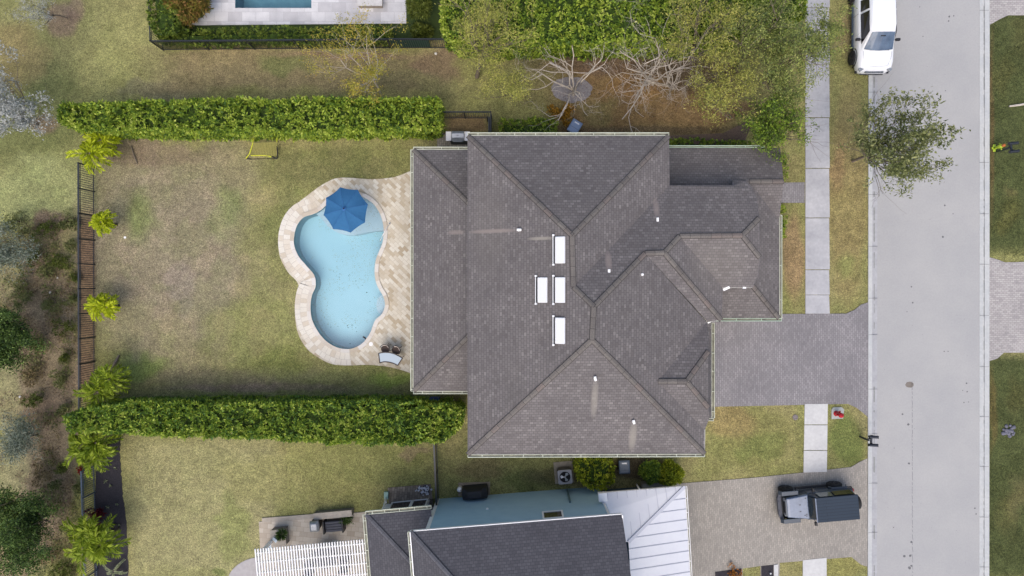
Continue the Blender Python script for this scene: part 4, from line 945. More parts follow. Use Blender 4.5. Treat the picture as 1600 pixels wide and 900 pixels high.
def tree(base, top, r, h, label, leaf=None, bark=BARK, nl=14, L=.14, W=.05, name='tree', levels=3, nb=3, limbs=5, trunk_r=.09, trunk_h=.4, sig=.22, spread=.8, lift=.5, group=None, droop=0., seed=1, cat='tree', ell=1.):
    """base, top: px of the trunk foot and of the crown centre (at 0.75 h)"""
    random.seed(seed); zc = h * .75; b0 = P(*base, 0); tc_ = P(*top, zc); t = thing(name, label, cat, b0, 0, group); R = r * (H - zc) / F
    m = MB(); d = tc_ - b0; fork = Vector((d.x * trunk_h, d.y * trunk_h, h * trunk_h)); m.tube([Vector((0, 0, -.05)), fork * .5 + Vector((.04, .03, 0)), fork], [trunk_r * 1.25, trunk_r, trunk_r * .9], 8, cap=False)
    tips = []; ce = Vector((d.x, d.y, zc))
    for i in range(limbs):
        a = 2 * PI * (i + random.uniform(-.3, .3)) / limbs; tgt = ce + Vector((math.cos(a) * R * ell, math.sin(a) * R, h * .25 * random.uniform(-.6, .9))) * random.uniform(.5, .75)
        dd = tgt - fork; branch(m, fork - Vector((0, 0, random.random() * .2)), dd.normalized(), dd.length, trunk_r * .62, 1, levels, tips, nb, droop, spread, 4, lift, .16 if leaf is not None else .34)
    m.build('trunk', bark, t, True)
    if leaf is not None:
        T = np.array([tuple(p) for p in tips]); 
        dist = np.linalg.norm((T - np.array(ce))[:, :2] / np.array([ell, 1]), axis=1); T = T[dist < R * 1.12]
        C = np.repeat(T, nl, 0) + rng.normal(size=(len(T) * nl, 3)) * sig; n = len(C)
        D = rng.normal(size=(n, 3)) + np.array([0, 0, .25])
        v = C + np.array(b0)
        leafcloud('crown', v, D, L * rng.uniform(.6, 1.3, n), W * rng.uniform(.7, 1.3, n), leaf, t)
    return t
TG = 'trees'
# northern group
tree((596, 150), (568, 92), 74, 4.6, 'sparse yellow leaved young tree leaning over the fence above the long hedge', YEL, PALEBARK, nl=20, L=.11, W=.04, limbs=8, levels=3, sig=.15, trunk_r=.05, seed=3)
tree((745, 120), (762, 52), 66, 6.2, 'feathery yellow green tree at the west end of the wide hedge', FUZZ, nl=28, L=.15, W=.028, limbs=10, levels=3, sig=.17, trunk_r=.1, seed=5)
tree((800, 150), (792, 146), 34, 4.0, 'small feathery tree drooping south of the wide hedge', FUZZ, nl=26, L=.13, W=.026, limbs=5, sig=.16, trunk_r=.04, seed=6)
tree((896, 148), (905, 112), 60, 4.4, 'bare pale branched tree growing from a round grey mulch ring', None, PALEBARK, levels=4, nb=2, limbs=7, trunk_r=.085, seed=111, spread=1.0, trunk_h=.14, lift=.1, ell=1.15)
tree((1020, 132), (1000, 104), 66, 4.0, 'bare tangled tree with whitish twigs beside the feathery trees', None, PALEBARK, levels=4, nb=3, limbs=7, trunk_r=.08, seed=113, spread=1.0, trunk_h=.12, lift=.1, ell=1.3)
tree((1052, 138), (1040, 124), 46, 3.4, 'second bare tree with fine twigs, half hidden by the feathery tree', None, PALEBARK, levels=4, nb=2, limbs=7, trunk_r=.065, seed=114, spread=1.0, trunk_h=.12, lift=.1)
tree((1078, 96), (1084, 44), 58, 6.4, 'feathery olive tree rising above the bare tangled trees', FUZZ, nl=24, L=.14, W=.034, limbs=9, sig=.17, trunk_r=.08, seed=21)
tree((1115, 165), (1128, 138), 56, 5.0, 'yellow green feathery tree south of the olive tree', FUZZ, nl=24, L=.14, W=.034, limbs=9, sig=.17, trunk_r=.08, seed=22)
tree((1150, 110), (1178, 52), 58, 6.6, 'darker green feathery tree beside the pavement at the top', FUZD, nl=26, L=.13, W=.05, limbs=10, sig=.17, trunk_r=.09, seed=23)
tree((1190, 130), (1222, 108), 52, 5.6, 'green feathery tree whose crown overhangs the pavement', FUZD, nl=26, L=.13, W=.05, limbs=10, sig=.16, trunk_r=.08, seed=24)
tree((1182, 212), (1206, 194), 50, 4.6, 'bright green tree by the porch corner', BRT, nl=26, L=.15, W=.055, limbs=10, sig=.16, trunk_r=.08, seed=25)
tree((1244, 88), (1268, 68), 36, 4.8, 'small green tree leaning over the pavement near the white truck', FUZD, nl=30, L=.13, W=.045, limbs=7, sig=.15, trunk_r=.05, seed=26)
tree((1332, 252), (1390, 231), 72, 5.8, 'airy olive green street tree leaning from the verge over the road', STL, nl=23, L=.17, W=.07, limbs=13, levels=3, nb=3, sig=.15, trunk_r=.07, seed=33, spread=.9, trunk_h=.35)
# west strip
tree((58, 196), (14, 168), 72, 4.2, 'silver grey leaved tree at the left edge of the view', SILV, nl=36, L=.14, W=.055, limbs=9, sig=.15, trunk_r=.07, seed=41)
tree((105, 28), (58, 22), 30, 2.4, 'small silvery sapling lying over bare soil at the top left', SILV, nl=7, L=.14, W=.022, limbs=7, levels=3, sig=.1, trunk_r=.03, seed=42)
tree((42, 520), (22, 528), 50, 3.0, 'dark green dense bushy tree at the left edge halfway down', DKG, nl=60, L=.13, W=.06, limbs=11, sig=.17, trunk_r=.07, seed=43)
tree((66, 806), (52, 812), 64, 3.2, 'largest dark green bushy tree near the bottom left corner', DKG, nl=70, L=.13, W=.06, limbs=13, sig=.18, trunk_r=.08, seed=44)
tree((50, 400), (30, 392), 48, 2.6, 'grey green bushy tree at the left edge above the dark one', GREYG, nl=24, L=.14, W=.04, limbs=8, sig=.2, trunk_r=.05, seed=45)
tree((58, 680), (36, 682), 42, 2.6, 'grey green bushy tree west of the southern hedge', GREYG, nl=22, L=.14, W=.04, limbs=8, sig=.2, trunk_r=.05, seed=46)
DSH = leafmat('scrub_leaf', [S(89, 97, 59), S(127, 136, 80), S(166, 166, 104)], .2); BSH = leafmat('brown_scrub_leaf', [S(109, 93, 68), S(148, 130, 93), S(171, 162, 109)], .2)
sg = 'scrub bushes in the wild strip'
rs = random.Random(5)
spots = [(68, 358, 14, 'round dark green scrub bush at the top of the wild strip'), (100, 345, 9, 'small scrub bush at the top of the wild strip beside the fence'), (112, 352, 8, 'tiny scrub bush touching the fence top end'), (88, 410, 16, 'scrub bush east of the grey green tree'), (72, 425, 13, 'scrub bush south east of the grey green tree'), (110, 385, 8, 'narrow scrub bush beside the fence level with the small palm'),
    (48, 405, 14, 'scrub bush inside the wild strip left of centre'), (28, 440, 14, 'olive scrub bush above the dark bushy tree'), (78, 480, 12, 'scrub bush halfway down the wild strip'), (92, 510, 12, 'scrub bush right of the dark bushy tree'), (60, 545, 13, 'brownish scrub bush below the dark bushy tree'), (112, 470, 7, 'tiny scrub bush beside the fence level with the middle palm'), (115, 430, 6, 'tiny scrub bush beside the fence between two palms'),
    (48, 590, 14, 'scrub bush below and left of the brownish bush'), (88, 590, 10, 'small scrub bush west of the fence end'), (52, 625, 14, 'scrub bush above the lower grey green tree'), (95, 640, 9, 'scrub bush left of the southern hedge tip'), (60, 740, 12, 'brown round scrub bush between the grey green and the dark tree'), (92, 735, 9, 'small scrub bush near the slate fence top'), (88, 760, 8, 'scrub bush west of the slate fence'),
    (68, 870, 10, 'brown scrub bush below the largest dark tree'), (85, 892, 20, 'green scrub bush at the bottom edge of the wild strip'), (120, 765, 10, 'scrub bush against the slate fence'), (20, 345, 14, 'scrub at the left edge above the grey green tree'), (100, 560, 8, 'small scrub bush near the long fence end'), (34, 470, 10, 'small scrub above the dark bushy tree crown')]
for i, (x, y, r, lb) in enumerate(spots):
    bush(x, y, r * 1.05, .5 + r * .03, lb, BSH if 'brown' in lb else (DSH if i % 3 else OLIVE), n=int(24 + r * 8), L=.15, W=.035, per=5, spread=.9, group=sg, core=False)
# dry litter and tufts in the wild strip: nobody could count them
def tufts(name, boxes, n, mat, L, W, z=.0):
    Cs = []
    for (x0, y0, x1, y1) in boxes:
        a = P(x0, y0); b_ = P(x1, y1); k = int(n * (x1 - x0) * (y1 - y0) / sum((q[2] - q[0]) * (q[3] - q[1]) for q in boxes))
        X = rng.uniform(a.x, b_.x, k); Y = rng.uniform(b_.y, a.y, k); keep = fbm(X, Y, 1.1, 61, 3) > .5; Cs.append(np.stack([X[keep], Y[keep], np.full(keep.sum(), .005)], -1))
    C = np.concatenate(Cs); D = rng.normal(size=C.shape); D[:, 2] = abs(D[:, 2]) * .6 + .1
    return stuff(leafcloud(name, C, D, L * rng.uniform(.6, 1.4, len(C)), W, mat))
def undergrowth(name, pts, n, mat, L, W, thr, sc, seed):
    pl = px2(pts); a = np.array(pl); X = rng.uniform(a[:, 0].min(), a[:, 0].max(), n); Y = rng.uniform(a[:, 1].min(), a[:, 1].max(), n)
    k = inside(X, Y, pl) & (fbm(X, Y, sc, seed, 4) > thr); X, Y = X[k], Y[k]; m_ = len(X); C = np.repeat(np.stack([X, Y, rng.uniform(.03, .28, m_)], -1), 7, 0); C += rng.normal(size=C.shape) * np.array([.09, .09, .03]); C[:, 2] = np.maximum(C[:, 2], .01)
    D = rng.normal(size=C.shape); D[:, 2] = abs(D[:, 2]) * .5; return stuff(leafcloud(name, C, D, L * rng.uniform(.6, 1.4, len(C)), W, mat))
WILD = [(0, 375), (60, 350), (118, 325), (121, 560), (95, 640), (95, 700), (125, 740), (128, 900), (60, 900), (80, 860), (60, 740), (30, 700), (30, 600), (0, 560)]
undergrowth('undergrowth', WILD, 2600, DSH, .17, .04, .55, .9, 201); undergrowth('dry_undergrowth', WILD, 2600, BSH, .16, .03, .54, 1.1, 231)
tufts('dry_litter', [(0, 330, 120, 900)], 14000, leafmat('litter', [S(100, 84, 66), S(146, 122, 100), S(176, 156, 134), S(104, 102, 62)], .1), .13, .03)
tufts('grass_tufts', [(150, 225, 640, 612), (195, 690, 680, 800), (120, 80, 690, 150), (0, 0, 230, 330)], 42000, leafmat('grass_blade', [S(124, 122, 74), S(142, 140, 88), S(168, 160, 112), S(118, 130, 68)], .2), .07, .016)
tufts('leaf_litter', [(860, 95, 1240, 210)], 7000, leafmat('brown_litter', [S(104, 84, 64), S(140, 108, 78), S(166, 136, 100)], .1), .09, .03)
tufts('verge_blades', [(1297, 0, 1356, 472), (1222, 320, 1257, 490), (1110, 637, 1255, 745), (1294, 636, 1354, 725)], 16000, leafmat('verge_blade', [S(132, 122, 76), S(156, 142, 96), S(124, 130, 72)], .2), .06, .014)
tufts('lawn_blades', [(1546, 40, 1600, 400), (1546, 560, 1600, 900)], 12000, leafmat('lawn_blade', [S(52, 62, 32), S(72, 84, 42), S(98, 100, 58)], .2), .07, .018)

# palms
PALM = leafmat('palm_leaf', [S(129, 146, 27), S(177, 195, 31), S(219, 231, 46), S(237, 245, 83)], .35)
PALMG = leafmat('green_palm_leaf', [S(88, 110, 34), S(134, 158, 39), S(176, 197, 56), S(202, 218, 92)], .35)
def palm(cx, cy, r, h, label, mat=PALM, fronds=18, stems=1, seed=0, wide=.16, lean=(0, 0)):
    random.seed(seed); c = P(cx, cy, h); t = thing('palm', label, 'palm', (c.x, c.y, 0), 0, 'palms along the fence'); R = r * (H - h) / F
    tm = MB(); heads = []
    for s_ in range(stems):
        a = 2 * PI * s_ / max(stems, 1) + seed; o_ = Vector((math.cos(a), math.sin(a), 0)) * (R * .34 if stems > 1 else 0)
        hd = Vector((o_.x, o_.y, h * random.uniform(.85, 1.0))); heads.append(hd); tm.tube([(o_.x * .3, o_.y * .3, 0), tuple(o_ * .6 + Vector((0, 0, h * .5))), tuple(hd)], [.08, .06, .05], 7)
    tm.build('trunk', BARK, t, True)
    Cs, Ds, Ls, Ws = [], [], [], []; mids = MB()
    for hd in heads:
        for f in range(fronds):
            az = 2 * PI * (f * .382) + random.uniform(-.2, .2); el = random.uniform(-.1, 1.0); fl = R * random.uniform(.6, 1.12) * (1.0 if stems == 1 else .78)
            d = Vector((math.cos(az) * math.cos(el), math.sin(az) * math.cos(el), math.sin(el))); p = hd.copy(); pts = [p.copy()]; n = 14
            for k in range(n):
                p = p + d * fl / n * 1.15; d = (d + Vector((0, 0, -.10 - .05 * (k / n)))).normalized(); pts.append(p.copy())
                if k < 1: continue
                sd = d.cross(Vector((0, 0, 1))).normalized(); upn = sd.cross(d)
                for q in (0, .5):
                    for sg_ in (-1, 1):
                        ll = wide * 1.15 * (1.25 - .6 * abs(k / n - .4)) * (R / 1.2 + .35)
                        Cs.append(tuple(p - d * fl / n * q)); Ds.append(tuple(sd * sg_ * .75 + d * .75 + upn * .28 + Vector((random.gauss(0, .08), random.gauss(0, .08), random.gauss(0, .08))))); Ls.append(ll * random.uniform(.85, 1.15)); Ws.append(.065)
            mids.tube(pts[::3], .012, 4, cap=False)
    C = np.array(Cs) + np.array(t.location); leafcloud('crown', C, np.array(Ds), np.array(Ls), np.array(Ws), mat, t, cup=.12)
    return t
palm(146, 229, 37, 2.0, 'yellow green palm at the corner of the fence and the northern hedge', PALM, 14, 2, 1)
palm(158, 347, 20, 1.5, 'smallest bright yellow palm, upper one of the two beside the fence middle', PALM, 28, 1, 2)
palm(157, 479, 26, 1.6, 'bright yellow palm beside the fence, below the smallest palm', PALM, 17, 2, 3)
palm(156, 604, 40, 2.2, 'large yellow green palm at the northern edge of the lower hedge', PALMG, 14, 2, 4)
palm(139, 702, 38, 2.0, 'yellow palm just south of the lower hedge beside the black mulch', PALMG, 15, 3, 5)
palm(141, 848, 47, 2.4, 'largest palm, greener, over the black mulch bed near the bottom', PALMG, 15, 3, 6)
PALEP = leafmat('pale_palm_leaf', [S(150, 160, 120), S(190, 196, 160)], .3)
palm(177, 893, 18, .5, 'small pale young palm at the bottom end of the mulch bed', PALEP, 6, 1, 7, .1)
# little pale plants in the mulch bed
gp = None
for i, (x, y, lb) in enumerate([(181, 731, 'tiny pale plant in the black mulch nearest the palm'), (165, 752, 'largest tiny pale plant in the black mulch'), (173, 759, 'tiny pale plant right below the largest one in the mulch'), (183, 787, 'tiny pale plant by the mulch edge'), (170, 792, 'tiny pale plant in the middle of the mulch bed'), (187, 820, 'lowest tiny pale plant in the mulch bed')]):
    c = P(x, y, .02); t_ = thing('seedling', lb, 'plant', c, 0, 'seedlings in the black mulch'); n = 14
    leafcloud('foliage', np.tile(np.array(c), (n, 1)) + rng.normal(size=(n, 3)) * .03, rng.normal(size=(n, 3)) + np.array([0, 0, .8]), .16 if i == 1 else .12, .06, PALEP, t_)
# ---------------------------------------------------------------- vehicles
def loft(m, secs):
    n = len(secs[0]); b = len(m.v)
    for s_ in secs: m.v += [tuple(p) for p in s_]
    for i in range(len(secs) - 1):
        for k in range(n):
            k2 = (k + 1) % n; m.f.append((b + i * n + k, b + i * n + k2, b + (i + 1) * n + k2, b + (i + 1) * n + k))
    m.f.append(tuple(b + k for k in range(n))[::-1]); m.f.append(tuple(b + (len(secs) - 1) * n + k for k in range(n)))
def bsec(x, hw, zb, zs, zt, ht, crown=.02):
    h = [(hw * .9, zb), (hw, zb + .18), (hw, zs - .1), (hw - .05, zs), (ht, zt), (ht * .5, zt + crown)]
    return [(x, y, z) for y, z in h] + [(x, 0, zt + crown * 1.4)] + [(x, -y, z) for y, z in h[::-1]]
def wheel(t, x, y, r=.4, w_=.27, side=1, nm='wheel'):
    o = MB().tube([(0, -w_ / 2, 0), (0, -w_ / 2 + .03, 0), (0, w_ / 2 - .03, 0), (0, w_ / 2, 0)], [r * .9, r, r, r * .9], 28).build(nm, RUBBER, t, True); o.location = (x, y, r)
    m = MB(); m.tube([(0, side * (w_ / 2 - .01), 0), (0, side * (w_ / 2 + .008), 0)], [r * .62, r * .58], 20).build('rim', DARK, o)
    m = MB()
    for k in range(6): a = k * PI / 3; m.bar((0, side * (w_ / 2 + .015), 0), (math.cos(a) * r * .58, side * (w_ / 2 + .012), math.sin(a) * r * .58), .05, .05)
    m.build('spokes', RIM, o)
WPAINT = M('white_car_paint', (.84, .85, .87, 1), rough=.25, coat=.8)
tk = thing('pickup_truck', 'large white pickup truck parked half on the verge at the top right', 'truck', (20.5, 12.2, 0), -PI / 2)
# local +x is the nose direction; origin at the front bumper on the ground
m = MB()
loft(m, [bsec(0.0, .62, .42, .66, .72, .45), bsec(-.08, .82, .36, .78, .88, .6), bsec(-.25, .95, .33, .98, 1.08, .72), bsec(-.6, 1.0, .33, 1.06, 1.17, .76), bsec(-1.3, 1.01, .33, 1.10, 1.22, .80), bsec(-2.2, 1.01, .33, 1.12, 1.2, .84), bsec(-3.8, 1.01, .35, 1.14, 1.2, .84), bsec(-5.7, 1.01, .38, 1.16, 1.2, .9), bsec(-5.85, .97, .42, 1.1, 1.16, .85)])
body = m.build('body', WPAINT, tk, True, bevel=.03); 
m = MB()
def csec(x, hb, zb, ht, zt): return [(x, hb, zb), (x, ht + .05, zt - .09), (x, ht - .05, zt), (x, 0, zt + .03), (x, -ht + .05, zt), (x, -ht - .05, zt - .09), (x, -hb, zb)]
loft(m, [[(-1.14, .88, 1.17), (-1.14, .87, 1.18), (-1.15, .84, 1.2), (-1.02, 0, 1.235), (-1.15, -.84, 1.2), (-1.14, -.87, 1.18), (-1.14, -.88, 1.17)], csec(-1.98, .9, 1.15, .66, 1.84), csec(-2.4, .91, 1.15, .68, 1.91), csec(-3.85, .91, 1.15, .67, 1.9), csec(-4.08, .88, 1.15, .62, 1.78), csec(-4.18, .86, 1.15, .5, 1.3)])
cabin = m.build('cabin', WPAINT, tk, True, bevel=.02)
m = MB(); W0 = [(-1.18, .80, 1.235), (-1.11, .4, 1.26), (-1.08, 0, 1.275), (-1.11, -.4, 1.26), (-1.18, -.80, 1.235)]; W2 = [(-1.93, .62, 1.835), (-1.92, .32, 1.868), (-1.91, 0, 1.885), (-1.92, -.32, 1.868), (-1.93, -.62, 1.835)]
for k in range(4): m.poly([W0[k], W0[k + 1], W2[k + 1], W2[k]])
o = m.build('windscreen', WIND, tk); o.modifiers.new('s', 'SOLIDIFY').thickness = .03; o.location.z = .022
for sg_ in (1, -1):
    m = MB(); m.poly([(-1.5, sg_ * .90, 1.2), (-3.15, sg_ * .93, 1.2), (-3.15, sg_ * .745, 1.78), (-2.0, sg_ * .745, 1.78)]); m.poly([(-3.28, sg_ * .93, 1.2), (-3.9, sg_ * .93, 1.2), (-3.85, sg_ * .74, 1.74), (-3.28, sg_ * .745, 1.78)])
    o = m.build('side_window', DGLASS, tk); o.modifiers.new('s', 'SOLIDIFY').thickness = .03; o.modifiers['s'].offset = 0
    o = MB().box((-1.72, sg_ * 1.12, 1.24), (.14, .24, .16)).bar((-1.72, sg_ * .92, 1.2), (-1.72, sg_ * 1.05, 1.22), .05, .05).build('wing_mirror', DARK, tk, bevel=.03)
    o = MB().box((-.16, sg_ * .80, .93), (.2, .26, .1), rz=-sg_ * .6).build('headlight', M('lamp_lens', S(150, 156, 162), rough=.15, coat=.8), tk, bevel=.02)
    o = MB().box((-.1, sg_ * .9, .55), (.12, .12, .07)).build('fog_lamp', DARK, tk)
    m = MB().tube([(-.97 + .52 * math.cos(a), sg_ * .985, .42 + .5 * math.sin(a)) for a in np.linspace(-.1, PI + .1, 12)], .045, 6); m.build('wheel_arch', DARK, tk)
    m = MB().bar((-1.5, sg_ * 1.0, .42), (-3.9, sg_ * 1.0, .42), .12, .1); m.build('side_step', M('steel_grey', S(70, 84, 100), rough=.5), tk)
    m = MB().bar((-3.22, sg_ * 1.012, .5), (-3.22, sg_ * 1.012, 1.08), .01, .012); m.build('door_seam', DARK, tk)
    wheel(tk, -.97, sg_ * .97, side=sg_); wheel(tk, -4.45, sg_ * .97, side=sg_)
MB().box((-.03, 0, .82), (.12, 1.05, .10)).build('grille', M('grille', S(130, 134, 140), S(90, 94, 100), 12, .4), tk, bevel=.02)
MB().box((-.02, 0, .5), (.1, 1.3, .06)).build('bumper_slot', DARK, tk)
MB().bar((-1.1, -.05, 1.31), (-1.17, -.7, 1.28), .025, .025).bar((-1.12, .6, 1.29), (-1.09, .05, 1.31), .025, .025).build('wiper', DARK, tk)
MB().box((-1.74, 0, 1.80), (.08, .26, .05)).build('rear_view_mirror', DARK, tk)
sm_ = MB()
for sg_ in (1, -1): sm_.tube([(-.32, sg_ * .62, 1.115), (-.7, sg_ * .76, 1.185), (-1.08, sg_ * .80, 1.215)], .007, 4)
sm_.tube([(-.3, -.6, 1.11), (-.26, -.3, 1.11), (-.25, 0, 1.115), (-.26, .3, 1.11), (-.3, .6, 1.11)], .007, 4)
sm_.build('bonnet_seam', M('seam_grey', S(150, 152, 158), rough=.6), tk)
MB().box((-5.0, 0, 1.21), (1.5, 1.6, .03)).build('bed_cover', DARK, tk)

# off-road car
NAVY = M('dark_blue_grey_paint', S(62, 74, 88), S(54, 66, 80), 2, .35, coat=.4); HOODM = M('dusty_blue_paint', S(116, 132, 158), S(96, 110, 134), 1.5, .25, coat=.8); TOPM = brickmat('ribbed_top', [S(50, 62, 76), S(52, 64, 78)], S(40, 50, 62), 20, .17, ms=.012, fine=.08, bigamt=.1)
jp = thing('off_road_car', 'dark blue boxy off-road car parked on the tan paver driveway', 'car', (17.35, -12.22, 0), PI + math.radians(5))
m = MB(); loft(m, [bsec(1.95, .52, .5, .95, 1.06, .48, .01), bsec(1.6, .6, .5, 1.0, 1.10, .55, .01), bsec(.75, .76, .45, 1.06, 1.14, .68, .01), bsec(.7, .80, .45, 1.08, 1.13, .70, .01), bsec(-1.85, .80, .45, 1.1, 1.13, .72, .01), bsec(-1.9, .78, .5, 1.08, 1.12, .7, .01)]); m.build('body', NAVY, jp, bevel=.03)
m = MB(); loft(m, [[(1.88, -.55, 1.0), (1.88, .55, 1.0), (1.88, .53, 1.10), (1.88, -.53, 1.10)], [(1.75, -.57, 1.0), (1.75, .57, 1.0), (1.75, .52, 1.15), (1.75, -.52, 1.15)], [(.72, -.72, 1.05), (.72, .72, 1.05), (.72, .66, 1.20), (.72, -.66, 1.20)]]); m.build('bonnet', HOODM, jp, bevel=.03)
m = MB()
for x, y in ((1.18, .22), (1.18, -.15), (.85, .5), (.85, .4), (.85, -.5), (.95, .45)): m.box((x, y, 1.185 + (1.2 - x) * .045), (.08, .035, .015))
m.build('bonnet_vent', DARK, jp)
m = MB(); loft(m, [[(.66, -.72, 1.1), (.66, .72, 1.1), (.66, .7, 1.16), (.66, -.7, 1.16)], [(.40, -.70, 1.1), (.40, .70, 1.1), (.34, .62, 1.78), (.34, -.62, 1.78)], [(-1.80, -.74, 1.1), (-1.80, .74, 1.1), (-1.72, .64, 1.78), (-1.72, -.64, 1.78)]]); m.build('cabin', NAVY, jp, bevel=.02)
m = MB(); m.poly([(.675, .6, 1.22), (.675, -.6, 1.22), (.425, -.56, 1.74), (.425, .56, 1.74)]); o = m.build('windscreen', glassmat('near_black_glass', S(40, 48, 52)), jp); o.modifiers.new('s', 'SOLIDIFY').thickness = .03
m = MB().box((-.62, 0, 1.83), (2.34, 1.38, .09)); m.build('hard_top', TOPM, jp, bevel=.035)
MB().box((.56, 0, 1.83), (.05, 1.34, .085)).build('screen_frame', HOODM, jp, bevel=.01)
for sg_ in (1, -1):
    m = MB(); m.poly([(.3, sg_ * .735, 1.2), (-.5, sg_ * .745, 1.2), (-.5, sg_ * .67, 1.68), (.25, sg_ * .66, 1.68)]); o = m.build('side_window', glassmat('grey_glass', S(110, 116, 108)), jp); o.modifiers.new('s', 'SOLIDIFY').thickness = .02
    m = MB(); m.poly([(-.6, sg_ * .75, 1.2), (-1.65, sg_ * .76, 1.2), (-1.65, sg_ * .68, 1.68), (-.6, sg_ * .68, 1.68)]); o = m.build('side_window', DGLASS, jp); o.modifiers.new('s', 'SOLIDIFY').thickness = .02
    for x, l in ((1.63, .95), (-1.17, .9)):
        m = MB(); m.box((x - .02, sg_ * .78, .97), (l, .26, .07)); m.bar((x + l / 2 - .05, sg_ * .8, .95), (x + l / 2 + .06, sg_ * .8, .72), .25, .06); m.bar((x - l / 2 + .03, sg_ * .8, .95), (x - l / 2 - .1, sg_ * .8, .62), .25, .06); m.build('mudguard', NAVY, jp, bevel=.03)
        wheel(jp, x, sg_ * .83, .41, .28, side=sg_)
    MB().box((.42, sg_ * .95, 1.28), (.12, .2, .18)).bar((.45, sg_ * .72, 1.2), (.42, sg_ * .9, 1.26), .04, .04).build('wing_mirror', DARK, jp, bevel=.03)
    o = MB().tube([(1.9, sg_ * .42, .88), (1.96, sg_ * .42, .88)], .1, 14).build('headlight', SILVER, jp)
    MB().box((1.93, sg_ * .72, .9), (.08, .14, .1)).build('side_lamp', M('amber', S(200, 190, 120), rough=.4), jp)
    MB().bar((1.1, sg_ * .86, .42), (-.7, sg_ * .86, .42), .12, .06).build('side_step', DARK, jp)
    MB().box((-1.93, sg_ * .68, .95), (.07, .14, .24)).build('tail_lamp', M('red_lens', (.3, .02, .02, 1)), jp)
GREYP = M('bumper_grey', S(74, 78, 90), rough=.55)
m = MB(); m.box((2.12, 0, .58), (.22, 1.0, .2)); m.bar((2.12, .45, .58), (2.0, .82, .58), .2, .18); m.bar((2.12, -.45, .58), (2.0, -.82, .58), .2, .18); m.box((2.2, .25, .7), (.05, .06, .1)); m.box((2.2, -.25, .7), (.05, .06, .1)); m.build('bumper', GREYP, jp, bevel=.03)
m = MB()
for k in range(7): m.box((1.965, -.27 + k * .09, .88), (.03, .045, .3))
m.build('grille', DARK, jp)
MB().box((-1.98, 0, .6), (.16, 1.5, .18)).build('rear_bumper', DARK, jp, bevel=.02)
o = MB().tube([(-.12, 0, 0), (-.08, 0, 0), (.1, 0, 0), (.14, 0, 0)], [.34, .39, .39, .34], 26).build('spare_wheel', RUBBER, jp, True); o.location = (-2.06, 0, 1.05)

# ---------------------------------------------------------------- outdoor furniture and yard objects
WICK = M('brown_wicker', S(84, 68, 62), S(66, 54, 50), 30, .8, .5); BRONZE = M('bronze_frame', S(52, 42, 38), rough=.5); CUSH = M('pale_trim', S(206, 196, 186), rough=.8)
tb = thing('bar_table', 'curved glass topped bar table on the pool deck by the house', 'table', P(610, 562, .03))
zt = 1.0; c0 = P(602, 594, zt)
def arcpt(r, a): return Vector((c0.x + r * math.cos(a), c0.y + r * math.sin(a), zt)) 
outer = [P(x, y, zt) for x, y in spline([(591.5, 552), (601, 550.5), (612, 551.5), (621, 555), (629, 559.5)], 3, False)]
inner = [P(x, y, zt) for x, y in spline([(621.5, 571), (614, 567.5), (605, 565.5), (599, 565.5), (593.5, 567)], 3, False)]
loop = outer + inner; off = Vector(tb.location)
m = MB(); m.prism(loop, zt - .012, zt + .006); m.build('glass_top', glassmat('table_glass', S(150, 172, 190), .05), tb, world=True)
m = MB(); lp = loop + [loop[0]]
for i in range(len(loop)): m.bar(lp[i], lp[i + 1], .06, .05)
m.build('frame', BRONZE, tb, world=True)
for p in (loop[0], outer[-1], inner[0], inner[-1]):
    q = p.lerp(sum(loop, Vector((0, 0, 0))) / len(loop), .12); MB().tube([(q.x, q.y, .03), (q.x, q.y, zt)], .022, 6).build('leg', BRONZE, tb, world=True)
st_ = thing('bar_stool', 'left wicker bar stool with arms at the curved glass table', 'stool', P(605.5, 543.5, .03), .1, 'wicker bar stools')
MB().prism([(.34 * math.cos(a) * .72, .34 * math.sin(a) * .72) for a in np.linspace(0, 2 * PI, 13)[:-1]], .66, .74).build('seat', WICK, st_, bevel=.02)
m = MB().tube([(.27 * math.cos(a), .27 * math.sin(a), .98) for a in np.linspace(-.7, PI * .85, 12)], .02, 6); m.build('back_rail', BRONZE, st_)
m = MB().tube([(.235 * math.cos(a), .235 * math.sin(a), .84) for a in np.linspace(.2, PI * .7, 10)], .035, 6); m.build('backrest', CUSH, st_)
MB().bar((.26, -.12, .9), (.28, .16, .92), .05, .03).build('arm', BRONZE, st_); MB().bar((.18, .2, .98), (.32, .34, 1.0), .03, .03).build('arm', BRONZE, st_)
for a in (.8, 2.4, 3.9, 5.5): MB().tube([(.18 * math.cos(a), .18 * math.sin(a), .66), (.26 * math.cos(a), .26 * math.sin(a), 0)], .018, 6).build('leg', BRONZE, st_)
dup(st_, P(622, 545.5, .03), -.25, 'right wicker bar stool with arms, nearer the house wall, at the curved glass table')
o = MB().disc(P(579.5, 537.5, .03), .12, .015, 20).build('skimmer_lid', WHITE); tag(o, 'round white skimmer lid set in the deck at the south end of the pool', 'lid')
o = MB().disc(P(195.5, 371, 0), .07, .03, 14).build('sprinkler_cap', WHITE); tag(o, 'small white sprinkler cap in the dry back yard beside the small palm', 'sprinkler')
